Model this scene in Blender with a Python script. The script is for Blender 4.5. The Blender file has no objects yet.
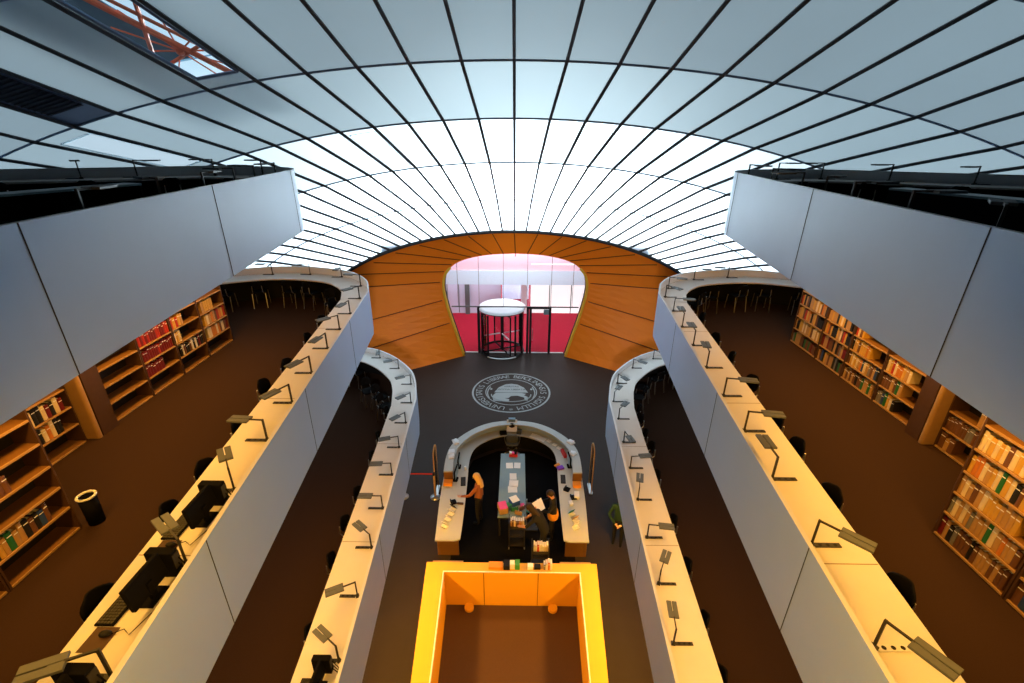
import bpy, bmesh, math, random
from math import sin, cos, pi, radians
from mathutils import Vector, Matrix
random.seed(7)
SC = bpy.context.scene
COL = SC.collection
PI = pi

# ------------------------------------------------------------------ materials
def mat(name, col, rough=.6, metal=0, var=.06, scale=8, emit=None, es=0, spec=.3, bump=0):
    m = bpy.data.materials.new(name); m.use_nodes = True
    nt = m.node_tree; b = nt.nodes['Principled BSDF']
    b.inputs['Roughness'].default_value = rough
    b.inputs['Metallic'].default_value = metal
    b.inputs['Specular IOR Level'].default_value = spec
    tc = nt.nodes.new('ShaderNodeTexCoord'); nz = nt.nodes.new('ShaderNodeTexNoise')
    nz.inputs['Scale'].default_value = scale; nz.inputs['Detail'].default_value = 3
    rp = nt.nodes.new('ShaderNodeMapRange')
    rp.inputs['To Min'].default_value = 1 - var; rp.inputs['To Max'].default_value = 1 + var
    mx = nt.nodes.new('ShaderNodeVectorMath'); mx.operation = 'SCALE'
    mx.inputs[0].default_value = col[:3]
    nt.links.new(tc.outputs['Object'], nz.inputs['Vector'])
    nt.links.new(nz.outputs['Fac'], rp.inputs['Value'])
    nt.links.new(rp.outputs['Result'], mx.inputs['Scale'])
    nt.links.new(mx.outputs['Vector'], b.inputs['Base Color'])
    if bump:
        bp = nt.nodes.new('ShaderNodeBump'); bp.inputs['Strength'].default_value = bump
        nt.links.new(nz.outputs['Fac'], bp.inputs['Height']); nt.links.new(bp.outputs['Normal'], b.inputs['Normal'])
    if emit:
        b.inputs['Emission Color'].default_value = (*emit, 1); b.inputs['Emission Strength'].default_value = es
    return m

def translucent(name, col, mix=.75, fwd=.28, rough=.85):
    m = bpy.data.materials.new(name); m.use_nodes = True
    nt = m.node_tree; nt.nodes.clear()
    o = nt.nodes.new('ShaderNodeOutputMaterial'); t = nt.nodes.new('ShaderNodeBsdfTranslucent'); d = nt.nodes.new('ShaderNodeBsdfDiffuse')
    x = nt.nodes.new('ShaderNodeMixShader'); x.inputs[0].default_value = 1 - mix
    tc = nt.nodes.new('ShaderNodeTexCoord'); nz = nt.nodes.new('ShaderNodeTexNoise'); nz.inputs['Scale'].default_value = .35
    rp = nt.nodes.new('ShaderNodeMapRange'); rp.inputs['To Min'].default_value = .9; rp.inputs['To Max'].default_value = 1.06
    mx = nt.nodes.new('ShaderNodeVectorMath'); mx.operation = 'SCALE'; mx.inputs[0].default_value = col
    nt.links.new(tc.outputs['Object'], nz.inputs['Vector']); nt.links.new(nz.outputs['Fac'], rp.inputs['Value'])
    nt.links.new(rp.outputs['Result'], mx.inputs['Scale'])
    nt.links.new(mx.outputs['Vector'], t.inputs['Color']); d.inputs['Color'].default_value = (*col, 1)
    r = nt.nodes.new('ShaderNodeBsdfRefraction'); r.inputs['Roughness'].default_value = rough; r.inputs['IOR'].default_value = 1.35
    y = nt.nodes.new('ShaderNodeMixShader'); y.inputs[0].default_value = fwd
    nt.links.new(mx.outputs['Vector'], r.inputs['Color']); nt.links.new(t.outputs[0], y.inputs[1]); nt.links.new(r.outputs[0], y.inputs[2])
    nt.links.new(y.outputs[0], x.inputs[1]); nt.links.new(d.outputs[0], x.inputs[2]); nt.links.new(x.outputs[0], o.inputs[0])
    return m

def glass(name, tint=(.93, .97, .97)):
    m = bpy.data.materials.new(name); m.use_nodes = True
    nt = m.node_tree; nt.nodes.clear()
    o = nt.nodes.new('ShaderNodeOutputMaterial'); t = nt.nodes.new('ShaderNodeBsdfTransparent'); g = nt.nodes.new('ShaderNodeBsdfGlossy')
    t.inputs['Color'].default_value = (*tint, 1); g.inputs['Roughness'].default_value = .03
    f = nt.nodes.new('ShaderNodeFresnel'); f.inputs['IOR'].default_value = 1.35
    x = nt.nodes.new('ShaderNodeMixShader')
    nt.links.new(f.outputs[0], x.inputs[0]); nt.links.new(t.outputs[0], x.inputs[1]); nt.links.new(g.outputs[0], x.inputs[2]); nt.links.new(x.outputs[0], o.inputs[0])
    return m

M = dict(
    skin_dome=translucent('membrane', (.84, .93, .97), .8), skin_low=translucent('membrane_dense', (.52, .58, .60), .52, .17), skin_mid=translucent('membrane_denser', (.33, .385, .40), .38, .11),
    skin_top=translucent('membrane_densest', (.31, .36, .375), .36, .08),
    hatch=translucent('clear_membrane', (.95, .97, .97), .95),
    hallwindow=mat('lit_hall_window', (.85, .85, .87), .7, emit=(1, .97, .98), es=.55), galleryband=mat('gallery_band', (.60, .76, .92), .6),
    recep=mat('reception_laminate', (.50, .52, .50), .4, var=.04, scale=3),
    roofglass=translucent('roof_glazing', (.95, .97, .97), .97, .8, .9), roofdark=mat('roof_metal', (.05, .08, .11), .5),
    hatch2=translucent('hatch_membrane', (.40, .44, .46), .55, .16),
    rear_block=mat('light_block_rear', (.12, .135, .15), .8),  # rear dome made dark and opaque to cut light near the camera
    rib=mat('rib_steel', (.045, .05, .055), .5, .3),
    ring=mat('ring_steel', (.13, .17, .24), .5, .2),
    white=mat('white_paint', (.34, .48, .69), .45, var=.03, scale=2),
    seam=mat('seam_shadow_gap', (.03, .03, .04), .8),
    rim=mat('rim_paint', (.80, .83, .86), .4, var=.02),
    desk=mat('desk_laminate', (.82, .80, .76), .38, var=.04, scale=3),
    deskseam=mat('desk_joint', (.25, .17, .09), .7),
    carpet=mat('brown_carpet', (.045, .025, .0165), .95, var=.16, scale=60, spec=.05, bump=.1),
    linoleum=mat('dark_floor', (.031, .021, .016), .6, var=.12, scale=3, spec=.25),
    blackfloor=mat('black_rubber', (.006, .006, .007), .9, var=.15, scale=5, spec=.05),
    seal=mat('seal_inlay', (.36, .40, .40), .6),
    orange=mat('orange_panel', (.95, .21, .003), .5, var=.04, scale=1.5),
    yellow=mat('yellow_panel', (.78, .42, .03), .45, var=.04, scale=1.5),
    darkgap=mat('panel_gap', (.10, .025, .004), .9),
    wood=mat('beech_wood', (.20, .095, .028), .5, var=.15, scale=14),
    woodd=mat('dark_wood', (.075, .036, .018), .6, var=.15, scale=14),
    caseback=mat('dark_case_back', (.016, .012, .009), .7),
    woodl=mat('light_wood', (.45, .27, .11), .5, var=.1, scale=10),
    black=mat('black_plastic', (.006, .006, .007), .75, spec=.05),
    dark=mat('dark_metal', (.035, .033, .03), .5, .2),
    lamp=mat('lamp_grey', (.115, .13, .135), .5, .2),
    steel=mat('brushed_steel', (.6, .6, .58), .3, .9),
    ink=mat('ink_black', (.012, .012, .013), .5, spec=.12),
    paper=mat('paper', (.86, .87, .86), .8, var=.02),
    bluegrey=mat('blue_grey_laminate', (.20, .30, .35), .4),
    tan=mat('tan_wall', (.70, .42, .16), .5),
    red=mat('red_belt', (.75, .05, .02), .6),
    redfloor=mat('red_carpet', (.46, .008, .035), .9, var=.1, scale=4),
    pink=mat('pink_carpet', (.88, .62, .70), .9, var=.06),
    hallwall=mat('lavender_wall', (.62, .62, .80), .7, var=.03),
    hallwhite=mat('hall_white', (.82, .90, .97), .6, var=.02),
    truss=mat('orange_truss', (.62, .12, .05), .5),
    glass=glass('glass'),
    doorglass=glass('door_glass', (.86, .9, .9)),
    skin=mat('skin', (.62, .33, .2), .6, var=.03), skinl=mat('skin_light', (.75, .45, .3), .6, var=.03),
    blonde=mat('blonde_hair', (.72, .46, .16), .6, var=.2, scale=30),
    brownhair=mat('dark_hair', (.03, .018, .012), .5, var=.2, scale=30),
    rustshirt=mat('rust_top', (.30, .10, .03), .85), trouser=mat('black_trousers', (.010, .010, .012), .85),
    blackcloth=mat('black_cloth', (.012, .012, .013), .85), greencloth=mat('green_sweater', (.010, .036, .028), .9),
    orangecloth=mat('orange_cloth', (.70, .30, .03), .8), shoe=mat('shoe', (.008, .008, .008), .5),
    green=mat('green_card', (.06, .3, .08), .6), teal=mat('teal_card', (.05, .26, .24), .6), blue=mat('blue_card', (.03, .10, .42), .6),
    pinkc=mat('pink_card', (.75, .08, .3), .6), redc=mat('red_card', (.6, .04, .04), .6), purple=mat('purple_card', (.2, .05, .6), .6),
    orangec=mat('orange_card', (.8, .3, .03), .6),
)

# ------------------------------------------------------------------ mesh helpers
class MB:
    def __init__(s): s.v = []; s.f = []; s.m = []
    def add(s, vs, fs, mi=0):
        o = len(s.v); s.v += [tuple(v) for v in vs]
        for f in fs: s.f.append([o + i for i in f]); s.m.append(mi)
        return s
    def box(s, c, d, rz=0, mi=0, mtx=None):
        x, y, z = d[0] / 2, d[1] / 2, d[2] / 2
        vs = [Vector((a * x, b * y, e * z)) for e in (-1, 1) for a, b in ((-1, -1), (1, -1), (1, 1), (-1, 1))]
        R = mtx or Matrix.Rotation(rz, 3, 'Z')
        return s.add([R @ v + Vector(c) for v in vs], [(3, 2, 1, 0), (4, 5, 6, 7), (0, 1, 5, 4), (1, 2, 6, 5), (2, 3, 7, 6), (3, 0, 4, 7)], mi)
    def rbox(s, c, d, r=.02, rz=0, mi=0, n=3):
        # box with rounded vertical corners
        x, y = d[0] / 2 - r, d[1] / 2 - r; pts = []
        for cx, cy, a0 in ((x, y, 0), (-x, y, 90), (-x, -y, 180), (x, -y, 270)):
            for i in range(n + 1):
                a = radians(a0 + 90 * i / n); pts.append((cx + r * cos(a), cy + r * sin(a)))
        R = Matrix.Rotation(rz, 2); pts = [R @ Vector(p) for p in pts]
        return s.prism([(p.x + c[0], p.y + c[1]) for p in pts], c[2] - d[2] / 2, c[2] + d[2] / 2, mi)
    def prism(s, pts, z0, z1, mi=0):
        n = len(pts)
        vs = [(p[0], p[1], z0) for p in pts] + [(p[0], p[1], z1) for p in pts]
        return s.add(vs, [list(range(n))[::-1], list(range(n, 2 * n))] + [(i, (i + 1) % n, n + (i + 1) % n, n + i) for i in range(n)], mi)
    def cyl(s, p, q, r, n=10, r2=None, mi=0, cap=True):
        p, q = Vector(p), Vector(q); r2 = r if r2 is None else r2
        d = (q - p).normalized(); a = d.orthogonal().normalized(); b = d.cross(a)
        vs = [p + r * (cos(2 * PI * i / n) * a + sin(2 * PI * i / n) * b) for i in range(n)] + [q + r2 * (cos(2 * PI * i / n) * a + sin(2 * PI * i / n) * b) for i in range(n)]
        fs = [(i, (i + 1) % n, n + (i + 1) % n, n + i) for i in range(n)]
        if cap: fs += [list(range(n))[::-1], list(range(n, 2 * n))]
        return s.add(vs, fs, mi)
    def tube(s, pts, r, n=8, mi=0, closed=False):
        pts = [Vector(p) for p in pts]; rings = []; N = len(pts); up = None
        for i, p in enumerate(pts):
            d = (pts[(i + 1) % N] - pts[i - 1]) if closed else (pts[min(i + 1, N - 1)] - pts[max(i - 1, 0)])
            d.normalize()
            if up is None: up = d.orthogonal().normalized()
            up = (up - up.dot(d) * d).normalized(); b = d.cross(up)
            rings.append([p + r * (cos(2 * PI * k / n) * up + sin(2 * PI * k / n) * b) for k in range(n)])
        vs = [v for R in rings for v in R]; fs = []
        for i in range(N if closed else N - 1):
            j = (i + 1) % N
            for k in range(n): fs.append((i * n + k, i * n + (k + 1) % n, j * n + (k + 1) % n, j * n + k))
        if not closed: fs += [list(range(n))[::-1], list(range((N - 1) * n, N * n))]
        return s.add(vs, fs, mi)
    def lathe(s, prof, c=(0, 0, 0), n=20, mi=0):
        vs = [(c[0] + r * cos(2 * PI * k / n), c[1] + r * sin(2 * PI * k / n), c[2] + z) for r, z in prof for k in range(n)]
        fs = [(i * n + k, i * n + (k + 1) % n, (i + 1) * n + (k + 1) % n, (i + 1) * n + k) for i in range(len(prof) - 1) for k in range(n)]
        fs += [list(range(n))[::-1], list(range((len(prof) - 1) * n, len(prof) * n))]
        return s.add(vs, fs, mi)
    def ell(s, c, r, n=12, m=8, mi=0):
        prof = [(max(1e-3, sin(PI * i / m)), -cos(PI * i / m)) for i in range(m + 1)]
        vs = [(c[0] + a * r[0] * cos(2 * PI * k / n), c[1] + a * r[1] * sin(2 * PI * k / n), c[2] + b * r[2]) for a, b in prof for k in range(n)]
        return s.add(vs, [(i * n + k, i * n + (k + 1) % n, (i + 1) * n + (k + 1) % n, (i + 1) * n + k) for i in range(m) for k in range(n)], mi)
    def grid(s, rows, mi=0, flip=False):
        R, Cn = len(rows), len(rows[0])
        return s.add([p for r in rows for p in r], [((i * Cn + j), (i * Cn + j + 1), ((i + 1) * Cn + j + 1), ((i + 1) * Cn + j))[::-1 if flip else 1] for i in range(R - 1) for j in range(Cn - 1)], mi)
    def mesh(s, name, mats, smooth=False):
        me = bpy.data.meshes.new(name); me.from_pydata(s.v, [], s.f)
        for m in (mats if isinstance(mats, (list, tuple)) else [mats]): me.materials.append(m)
        me.polygons.foreach_set('material_index', s.m)
        if smooth: me.polygons.foreach_set('use_smooth', [True] * len(s.f))
        me.update()
        return me
    def obj(s, name, mats, parent=None, smooth=False, bevel=0):
        o = bpy.data.objects.new(name, s.mesh(name, mats, smooth)); COL.objects.link(o)
        if parent: o.parent = parent
        if bevel:
            md = o.modifiers.new('bevel', 'BEVEL'); md.width = bevel; md.segments = 2; md.limit_method = 'ANGLE'
        return o

def tag(o, label=None, cat=None, group=None, kind=None):
    if label: o['label'] = label
    if cat: o['category'] = cat
    if group: o['group'] = group
    if kind: o['kind'] = kind
    return o
def thing(name, label, cat, loc=(0, 0, 0), rz=0, group=None):
    o = bpy.data.objects.new(name, None); COL.objects.link(o); o.location = loc; o.rotation_euler = (0, 0, rz)
    o.empty_display_size = .1
    return tag(o, label, cat, group)
def part(name, me, parent, loc=(0, 0, 0), rz=0):
    o = bpy.data.objects.new(name, me); COL.objects.link(o); o.parent = parent; o.location = loc; o.rotation_euler = (0, 0, rz)
    return o
def copy_tree(o, parent=None):
    c = o.copy(); COL.objects.link(c)
    if parent: c.parent = parent
    for ch in list(o.children): copy_tree(ch, c)
    return c
def struct(o, label=None): return tag(o, label, kind='structure')
ORD = ['first', 'second', 'third', 'fourth', 'fifth', 'sixth', 'seventh', 'eighth', 'ninth', 'tenth', 'eleventh', 'twelfth', 'thirteenth', 'fourteenth', 'fifteenth', 'sixteenth', 'seventeenth', 'eighteenth']
def spline(pts, n=8):
    pts = [Vector(p) for p in pts]; out = []
    for i in range(len(pts) - 1):
        p0, p1, p2, p3 = pts[max(i - 1, 0)], pts[i], pts[i + 1], pts[min(i + 2, len(pts) - 1)]
        for k in range(n):
            t = k / n
            out.append(.5 * ((2 * p1) + (p2 - p0) * t + (2 * p0 - 5 * p1 + 4 * p2 - p3) * t * t + (3 * p1 - p0 - 3 * p2 + p3) * t ** 3))
    return out + [pts[-1]]

FZ = -3.0                      # atrium floor
# level: parapet bottom, top, floor, desk height
LV = {'lower': (0.0, 1.226, .22, 1.05), 'middle': (3.287, 4.513, 3.5, 4.31), 'upper': (6.414, 7.64, 6.62, 7.44)}
PATH = {'lower': [(2.12 + .0592 * -1, -1), (2.82, 11.8)], 'middle': [(2.661 - .1, -1), (3.84, 11.8)], 'upper': [(3.031 - .1426, -1), (4.385, 9.5)]}
CURV = {'lower': [(2.94, 12.4), (3.06, 12.9), (3.3, 13.55), (3.7, 14.15), (4.18, 14.7), (4.8, 15.2), (5.4, 15.45), (6.4, 15.65), (7.6, 15.4), (9, 14.6), (11, 13)],
        'middle': [(4.02, 12.4), (4.2, 12.85), (4.6, 13.42), (5.2, 13.93), (6.12, 14.26), (7.04, 14.36), (7.9, 14.22), (9.2, 13.6), (10.5, 12.5), (12, 11)],
        'upper': [(4.47, 10.0), (4.72, 10.5), (5.1, 10.85), (5.7, 11.1), (6.5, 11.25), (7.3, 11.05), (8.3, 10.4), (9.9, 9.55), (12, 8.4)]}
def path2d(lv):
    a, b = [Vector(p) for p in PATH[lv]]
    st = [a + (b - a) * i / 12 for i in range(12)]
    return st + spline([b] + CURV[lv], 6)
def offs(path, d):
    out = []
    for i, p in enumerate(path):
        t = (path[min(i + 1, len(path) - 1)] - path[max(i - 1, 0)]).normalized()
        out.append(p + Vector((t.y, -t.x)) * d)       # to the outer (gallery) side on the right half
    return out
def edge_x(lv, y):
    a, b = PATH[lv]; return a[0] + (b[0] - a[0]) * (y - a[1]) / (b[1] - a[1])
SIDE = {'left': -1, 'right': 1}

# ------------------------------------------------------------------ floors, parapets, desks
b = MB(); b.prism([(-24, -14), (24, -14), (24, 24.3), (-24, 24.3)], FZ - .1, FZ); struct(b.obj('floor', M['linoleum']))
SEAMS = {'middle': [3.44, 6.53, 9.62], 'upper': [3.5, 6.38, 9.68], 'lower': [6.7, 9.86]}
DSEAM = {'middle': [3.45, 6.57, 9.65], 'lower': [6.7, 9.86], 'upper': [3.4, 6.4]}
for sd, sg in SIDE.items():
    for lv, (zb, zt, zf, zd) in LV.items():
        P = path2d(lv); W = 18
        # slab
        poly = offs(P, .05) + [Vector((W, P[-1].y)), Vector((W, -1))]
        pts = [(sg * p.x, p.y) for p in poly]
        if sg < 0: pts = pts[::-1]
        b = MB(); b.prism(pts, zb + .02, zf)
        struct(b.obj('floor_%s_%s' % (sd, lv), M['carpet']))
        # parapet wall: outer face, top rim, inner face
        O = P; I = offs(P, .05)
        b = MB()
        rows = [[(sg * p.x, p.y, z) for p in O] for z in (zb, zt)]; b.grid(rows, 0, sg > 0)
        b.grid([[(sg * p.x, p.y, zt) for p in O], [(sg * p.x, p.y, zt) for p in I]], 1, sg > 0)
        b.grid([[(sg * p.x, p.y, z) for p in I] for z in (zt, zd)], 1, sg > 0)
        b.grid([[(sg * p.x, p.y, z) for p in I] for z in (zd, zb)], 3, sg > 0)  # near-black below desk height: under-desk shade put into the colour
        b.grid([[(sg * p.x, p.y, zb) for p in I], [(sg * p.x, p.y, zb) for p in O]], 0, sg > 0)
        # vertical joints between the cladding panels (recessed dark gaps)
        for ys in ([3.36 if sg < 0 else 3.46, 6.38, 9.72] if lv == 'upper' else SEAMS[lv]):
            i = min(range(len(P)), key=lambda q: abs(P[q].y - ys) + (100 if q > len(P) - 20 else 0))
            t = (P[i + 1] - P[i - 1]).normalized(); q = Vector((edge_x(lv, ys), ys)) if ys < PATH[lv][1][1] else P[i]
            q = q - Vector((t.y, -t.x)) * .002
            b.box((sg * q.x, q.y, (zb + zt) / 2), (.005, .008, zt - zb - .004), -sg * math.atan2(t.x, t.y), 2)
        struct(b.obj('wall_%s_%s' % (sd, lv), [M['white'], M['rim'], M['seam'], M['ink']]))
        # desk top
        A = offs(P, .055); E = offs(P, .74)
        b = MB()
        for z0, z1, fl in ((zd, None, False),):
            b.grid([[(sg * p.x, p.y, zd) for p in A], [(sg * p.x, p.y, zd) for p in E]], 0, sg > 0)
            b.grid([[(sg * p.x, p.y, zd) for p in E], [(sg * p.x, p.y, zd - .04) for p in E]], 0, sg > 0)
            b.grid([[(sg * p.x, p.y, zd - .04) for p in E], [(sg * p.x, p.y, zd - .04) for p in A]], 0, sg > 0)
            b.grid([[(sg * p.x, p.y, zd - .04) for p in A], [(sg * p.x, p.y, zd) for p in A]], 0, sg > 0)
        for ys in DSEAM[lv]:
            x = edge_x(lv, ys); b.box((sg * (x + .40), ys - .02, zd + .0005), (.66, .009, .002), 0, 1)
        words = {'lower': 'lowest', 'middle': 'middle', 'upper': 'top'}[lv]
        o = b.obj('reading_desk', [M['desk'], M['deskseam']])
        tag(o, 'long curving white reading desk inside the %s gallery parapet on the %s' % (words, sd), 'desk', 'curving gallery desks')
        # support panels under the desk
        for k, ys in enumerate((1.5, 4.6, 7.7)):
            q = MB(); x = edge_x(lv, ys); q.box((sg * (x + .36), ys, (zf + zd - .04) / 2), (.5, .03, zd - .04 - zf)); q.obj('support_panel', M['white'], o)
    # unseen outer walls added to keep side dome light off the shelves
    b = MB(); b.box((sg * 17.5, 4, 1.7), (.3, 30, 9.4)); struct(b.obj('wall_%s' % sd, M['white']))

# black rubber floor inside the reception
b = MB(); b.prism([(-1.75, 9.2), (1.85, 9.2), (1.95, 13), (1.6, 14.4), (.7, 15), (-.6, 15), (-1.5, 14.4), (-1.85, 13)], FZ, FZ + .012)
struct(b.obj('floor_reception', M['blackfloor']))

# ------------------------------------------------------------------ dome
RINGS = [(23.357, 4.057, 10.83, 5.376, .1), (22.147, 5.705, 14.597, 7.486, .099), (20.495, 7.374, 18.91, 10.24, -.071), (18.466, 8.933, 23.699, 13.063, -.12),
         (16.028, 10.405, 29.128, 15.632, .03), (12.4, 12.08, 33, 17.5, .05), (8.6, 13.4, 34.5, 18, .05), (4.6, 14.4, 35, 18.3, .03), (.4, 15.1, 35, 18.6, 0), (-4, 15.6, 35, 18.8, 0), (-9, 15.8, 35, 18.9, 0), (-13.5, 15.8, 35, 18.9, 0)]
def dome(k, j, off=0):
    i = min(int(k), len(RINGS) - 2); a = k - i
    Y, zt, w, h, t = [(1 - a) * p + a * q for p, q in zip(RINGS[i], RINGS[i + 1])]
    ph = .054 * j + .000012 * abs(j) ** 3 * (1 if j > 0 else -1); dz = -h * (1 - cos(ph))
    v = Vector((-.04 + w * sin(ph), Y + t * dz, zt + dz))
    if off:
        c = Vector((0, -3, 0)); v = v + (c - v).normalized() * off
    return v
JM = 24
def jend(k):
    j = JM
    while dome(k, j).z < FZ and j > 5: j -= .25
    return j
NR = len(RINGS) - 1
holes = {(4, -6): (.1, .9, .13, .93), (3, -10): (.12, .9, .1, .88), (2, -5): (.12, .88, .1, .9), (4, -9): (0, 1, 0, 1)}
b = MB()
for k in range(NR):
    for j in range(-JM, JM):
        if (k, j) in holes:
            j0, j1, k0, k1 = holes[(k, j)]
            if (k, j) == (4, -9): continue
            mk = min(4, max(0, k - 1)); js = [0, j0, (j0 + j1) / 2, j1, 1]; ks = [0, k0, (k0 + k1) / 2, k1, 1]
            for a in range(4):
                for c in range(4):
                    if a in (1, 2) and c in (1, 2): continue
                    b.add([dome(k + ks[a], j + js[c]), dome(k + ks[a], j + js[c + 1]), dome(k + ks[a + 1], j + js[c + 1]), dome(k + ks[a + 1], j + js[c])], [(0, 1, 2, 3)], mk)
            continue
        if dome(k + .5, j + .5).z < FZ - .8: continue
        n = 3
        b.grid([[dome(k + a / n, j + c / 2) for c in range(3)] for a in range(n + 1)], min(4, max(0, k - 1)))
bm_ = b.mesh('ceiling', [M['skin_dome'], M['skin_low'], M['skin_mid'], M['skin_top'], M['rear_block']], True)
o = bpy.data.objects.new('ceiling', bm_); COL.objects.link(o); struct(o)
# ribs and rings
def ribbon(pts, nrm, w, d):
    """rectangular bar hanging d below the points, w wide"""
    q = MB(); rows = [[], [], [], []]
    for i, p in enumerate(pts):
        t = (pts[min(i + 1, len(pts) - 1)] - pts[max(i - 1, 0)]).normalized()
        n = nrm(p); s = t.cross(n).normalized() * (w / 2)
        for r, v in zip(rows, (p - s, p - s + n * d, p + s + n * d, p + s)): r.append(v)
    N = len(pts); vs = [v for r in rows for v in r]
    fs = [(a * N + i, a * N + i + 1, ((a + 1) % 4) * N + i + 1, ((a + 1) % 4) * N + i) for a in range(4) for i in range(N - 1)]
    fs += [(0, N, 2 * N, 3 * N), (N - 1, 4 * N - 1, 3 * N - 1, 2 * N - 1)]
    q.add(vs, fs); return q
inward = lambda p: (Vector((0, p.y * .55 - 3, 0)) - p).normalized()
for j in range(-JM + 2, JM - 1):
    pts = [dome(k / 6, j) for k in range(0, 6 * NR - 4)]
    pts = [p for p in pts if p.z > FZ]
    if len(pts) > 3: struct(ribbon(pts, inward, .095, .09).obj('ceiling_rib', M['rib']))
for k in range(1, 10):
    pts = [dome(k, j / 2) for j in range(-2 * JM, 2 * JM + 1)]; pts = [p for p in pts if p.z > FZ]
    struct(ribbon(pts, inward, .06, .03).obj('ceiling_ring', M['ring']))
# dark edge trim round the orange portal
pts = [dome(0, j / 2, .05) for j in range(-50, 51)]
q = MB(); q.tube(pts, .085, 8); struct(q.obj('trim_portal', M['rib'], None, True))
# unseen back wall closing the dome, darkened to cut near light
b = MB(); b.box((0, -13.6, 6), (60, .2, 22)); struct(b.obj('wall_back', M['rear_block']))

# skylight with the red roof steel above it
def domeq(k, j, k0, k1, j0, j1, off=0): return [dome(k + k0, j + j0, off), dome(k + k0, j + j1, off), dome(k + k1, j + j1, off), dome(k + k1, j + j0, off)]
def frame_bar(mb, a, c, r): mb.cyl(a, c, r, 6)
def loop_frame(q, r):
    m = MB()
    for i in range(4): m.cyl(q[i], q[(i + 1) % 4], r, 6)
    return m
q = domeq(4, -6, .13, .93, .1, .9)
sk = thing('skylight', 'clear glass skylight in the upper left of the dome showing red roof steel', 'skylight', q[0])
def local(pts, o): return [Vector(p) - Vector(o) for p in pts]
ql = local(q, q[0])
loop_frame(ql, .05).obj('frame', M['ring'], sk)
m = MB(); m.add(ql, [(0, 1, 2, 3)]); m.obj('pane', M['glass'], sk)
U = (q[1] - q[0]); V = (q[3] - q[0]); Nn = U.cross(V).normalized(); Nn = Nn if Nn.z > 0 else -Nn
S0 = q[0] + Nn * .5
tr = thing('roof_truss', 'red steel roof struts seen through the clear skylight', 'truss', S0)
tp = lambda u, v: U * (1.06 * u - .5) + V * (1.06 * v - .24)
for u0, v0, u1, v1, r in ((.38, 1.15, .92, -.15, .085), (.62, 1.15, 1.1, .3, .05), (1.05, .88, -.1, .36, .06), (-.2, .24, 1.2, .42, .05)):
    m = MB(); m.cyl(tp(u0, v0), tp(u1, v1), r, 8); m.obj('chord', M['truss'], tr)
c0 = tp(.55, .38)
for k in range(9):
    a = 2 * PI * k / 9 + .3
    m = MB(); e = tp(.55 + .9 * cos(a), .38 + .42 * sin(a)) + Nn * .2; m.cyl(c0, e, .022, 6); m.obj('strut', M['truss'], tr)
m = MB(); m.ell(c0, (.12, .12, .12)); m.obj('node', M['truss'], tr)
ow = thing('outer_roof', 'white and dark outer roof shell beyond the clear skylight', 'roof', S0 + Nn * .6)
tq = lambda u, v: U * (1.11 * u - 1.09) + V * (1.11 * v - .52) - (U * -.5 + V * -.24) * 0
for (u0, u1, v0, v1, mt) in ((-.6, 1.8, -.6, .3, 'roofglass'), (.62, 1.8, .32, 1.6, 'roofglass'), (-.6, .6, .32, 1.6, 'roofdark')):
    m = MB(); m.add([tq(u0, v0), tq(u1, v0), tq(u1, v1), tq(u0, v1)], [(0, 1, 2, 3)]); m.obj('shell_panel', M[mt], ow)
# vent panel
q = domeq(4, -9, .0, 1, 0, 1); vp = thing('vent_panel', 'dark vent panel with black grille at the far left of the dome', 'vent', q[0])
m = MB(); m.grid([local([dome(4 + a / 4, -9 + c / 2) for c in range(3)], q[0]) for a in range(5)]); m.obj('panel', M['ring'], vp)
m = MB(); m.add(local(domeq(4, -9, .16, .95, .12, .86, .04), q[0]), [(0, 1, 2, 3)]); g = m.obj('grille', M['seam'], vp)
m = MB()
for i in range(24):
    a = .16 + .79 * (i + .5) / 24
    m.cyl(dome(4 + a, -8.88, .06) - q[0], dome(4 + a, -8.14, .06) - q[0], .02, 5)
m.obj('slats', M['rib'], g)
for (k, j), lab in (((3, -10), 'bright hatch panel low on the left of the dome above the top gallery'), ((2, -5), 'small bright hatch panel in the dome left of the centre rib')):
    j0, j1, k0, k1 = holes[(k, j)]; q = domeq(k, j, k0, k1, j0, j1)
    h = thing('ceiling_hatch', lab, 'hatch', q[0])
    m = MB(); m.add(local(q, q[0]), [(0, 1, 2, 3)]); m.obj('panel', M['hatch2' if k == 3 else 'hatch'], h)
    loop_frame(local(q, q[0]), .022).obj('frame', M['skin_dome'], h)

# ------------------------------------------------------------------ orange portal
XI = [(2.86, -3), (3.25, -1.6), (3.58, -.4), (3.78, .6), (3.8, 1.25), (3.6, 1.85), (2.88, 2.42), (1.56, 2.75), (0, 2.85)]
inner = spline(XI, 10)
inner = inner + [Vector((-p.x, p.y)) for p in inner[-2::-1]]
def cum(pl):
    c = [0]
    for a, d in zip(pl, pl[1:]): c.append(c[-1] + (d - a).length)
    return c
CI = cum(inner); YI = 23.75
def at_inner(s, Y=YI):
    d = s * CI[-1]
    for i in range(len(CI) - 1):
        if CI[i + 1] >= d - 1e-9:
            a = (d - CI[i]) / (CI[i + 1] - CI[i]); p = inner[i].lerp(inner[i + 1], a); return Vector((p.x + .02, Y, p.y))
    return Vector((inner[-1].x + .02, Y, inner[-1].y))
OUT = [(5.95, 21.65, FZ), (8.2, 21.9, -2.0), (9.6, 22.4, -1.0)] + [tuple(dome(0, j)) for j in (19, 16.5, 14, 11.5, 9, 6.6, 4.3, 2.1, 0)]
SI = [0, .115, .185, .24, .278, .31, .338, .366, .392, .42, .447, .474, .5]
SI = SI[:len(OUT)]
SI = [0, .12, .195, .25, .285, .315, .345, .375, .405, .433, .466, .5]
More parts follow.
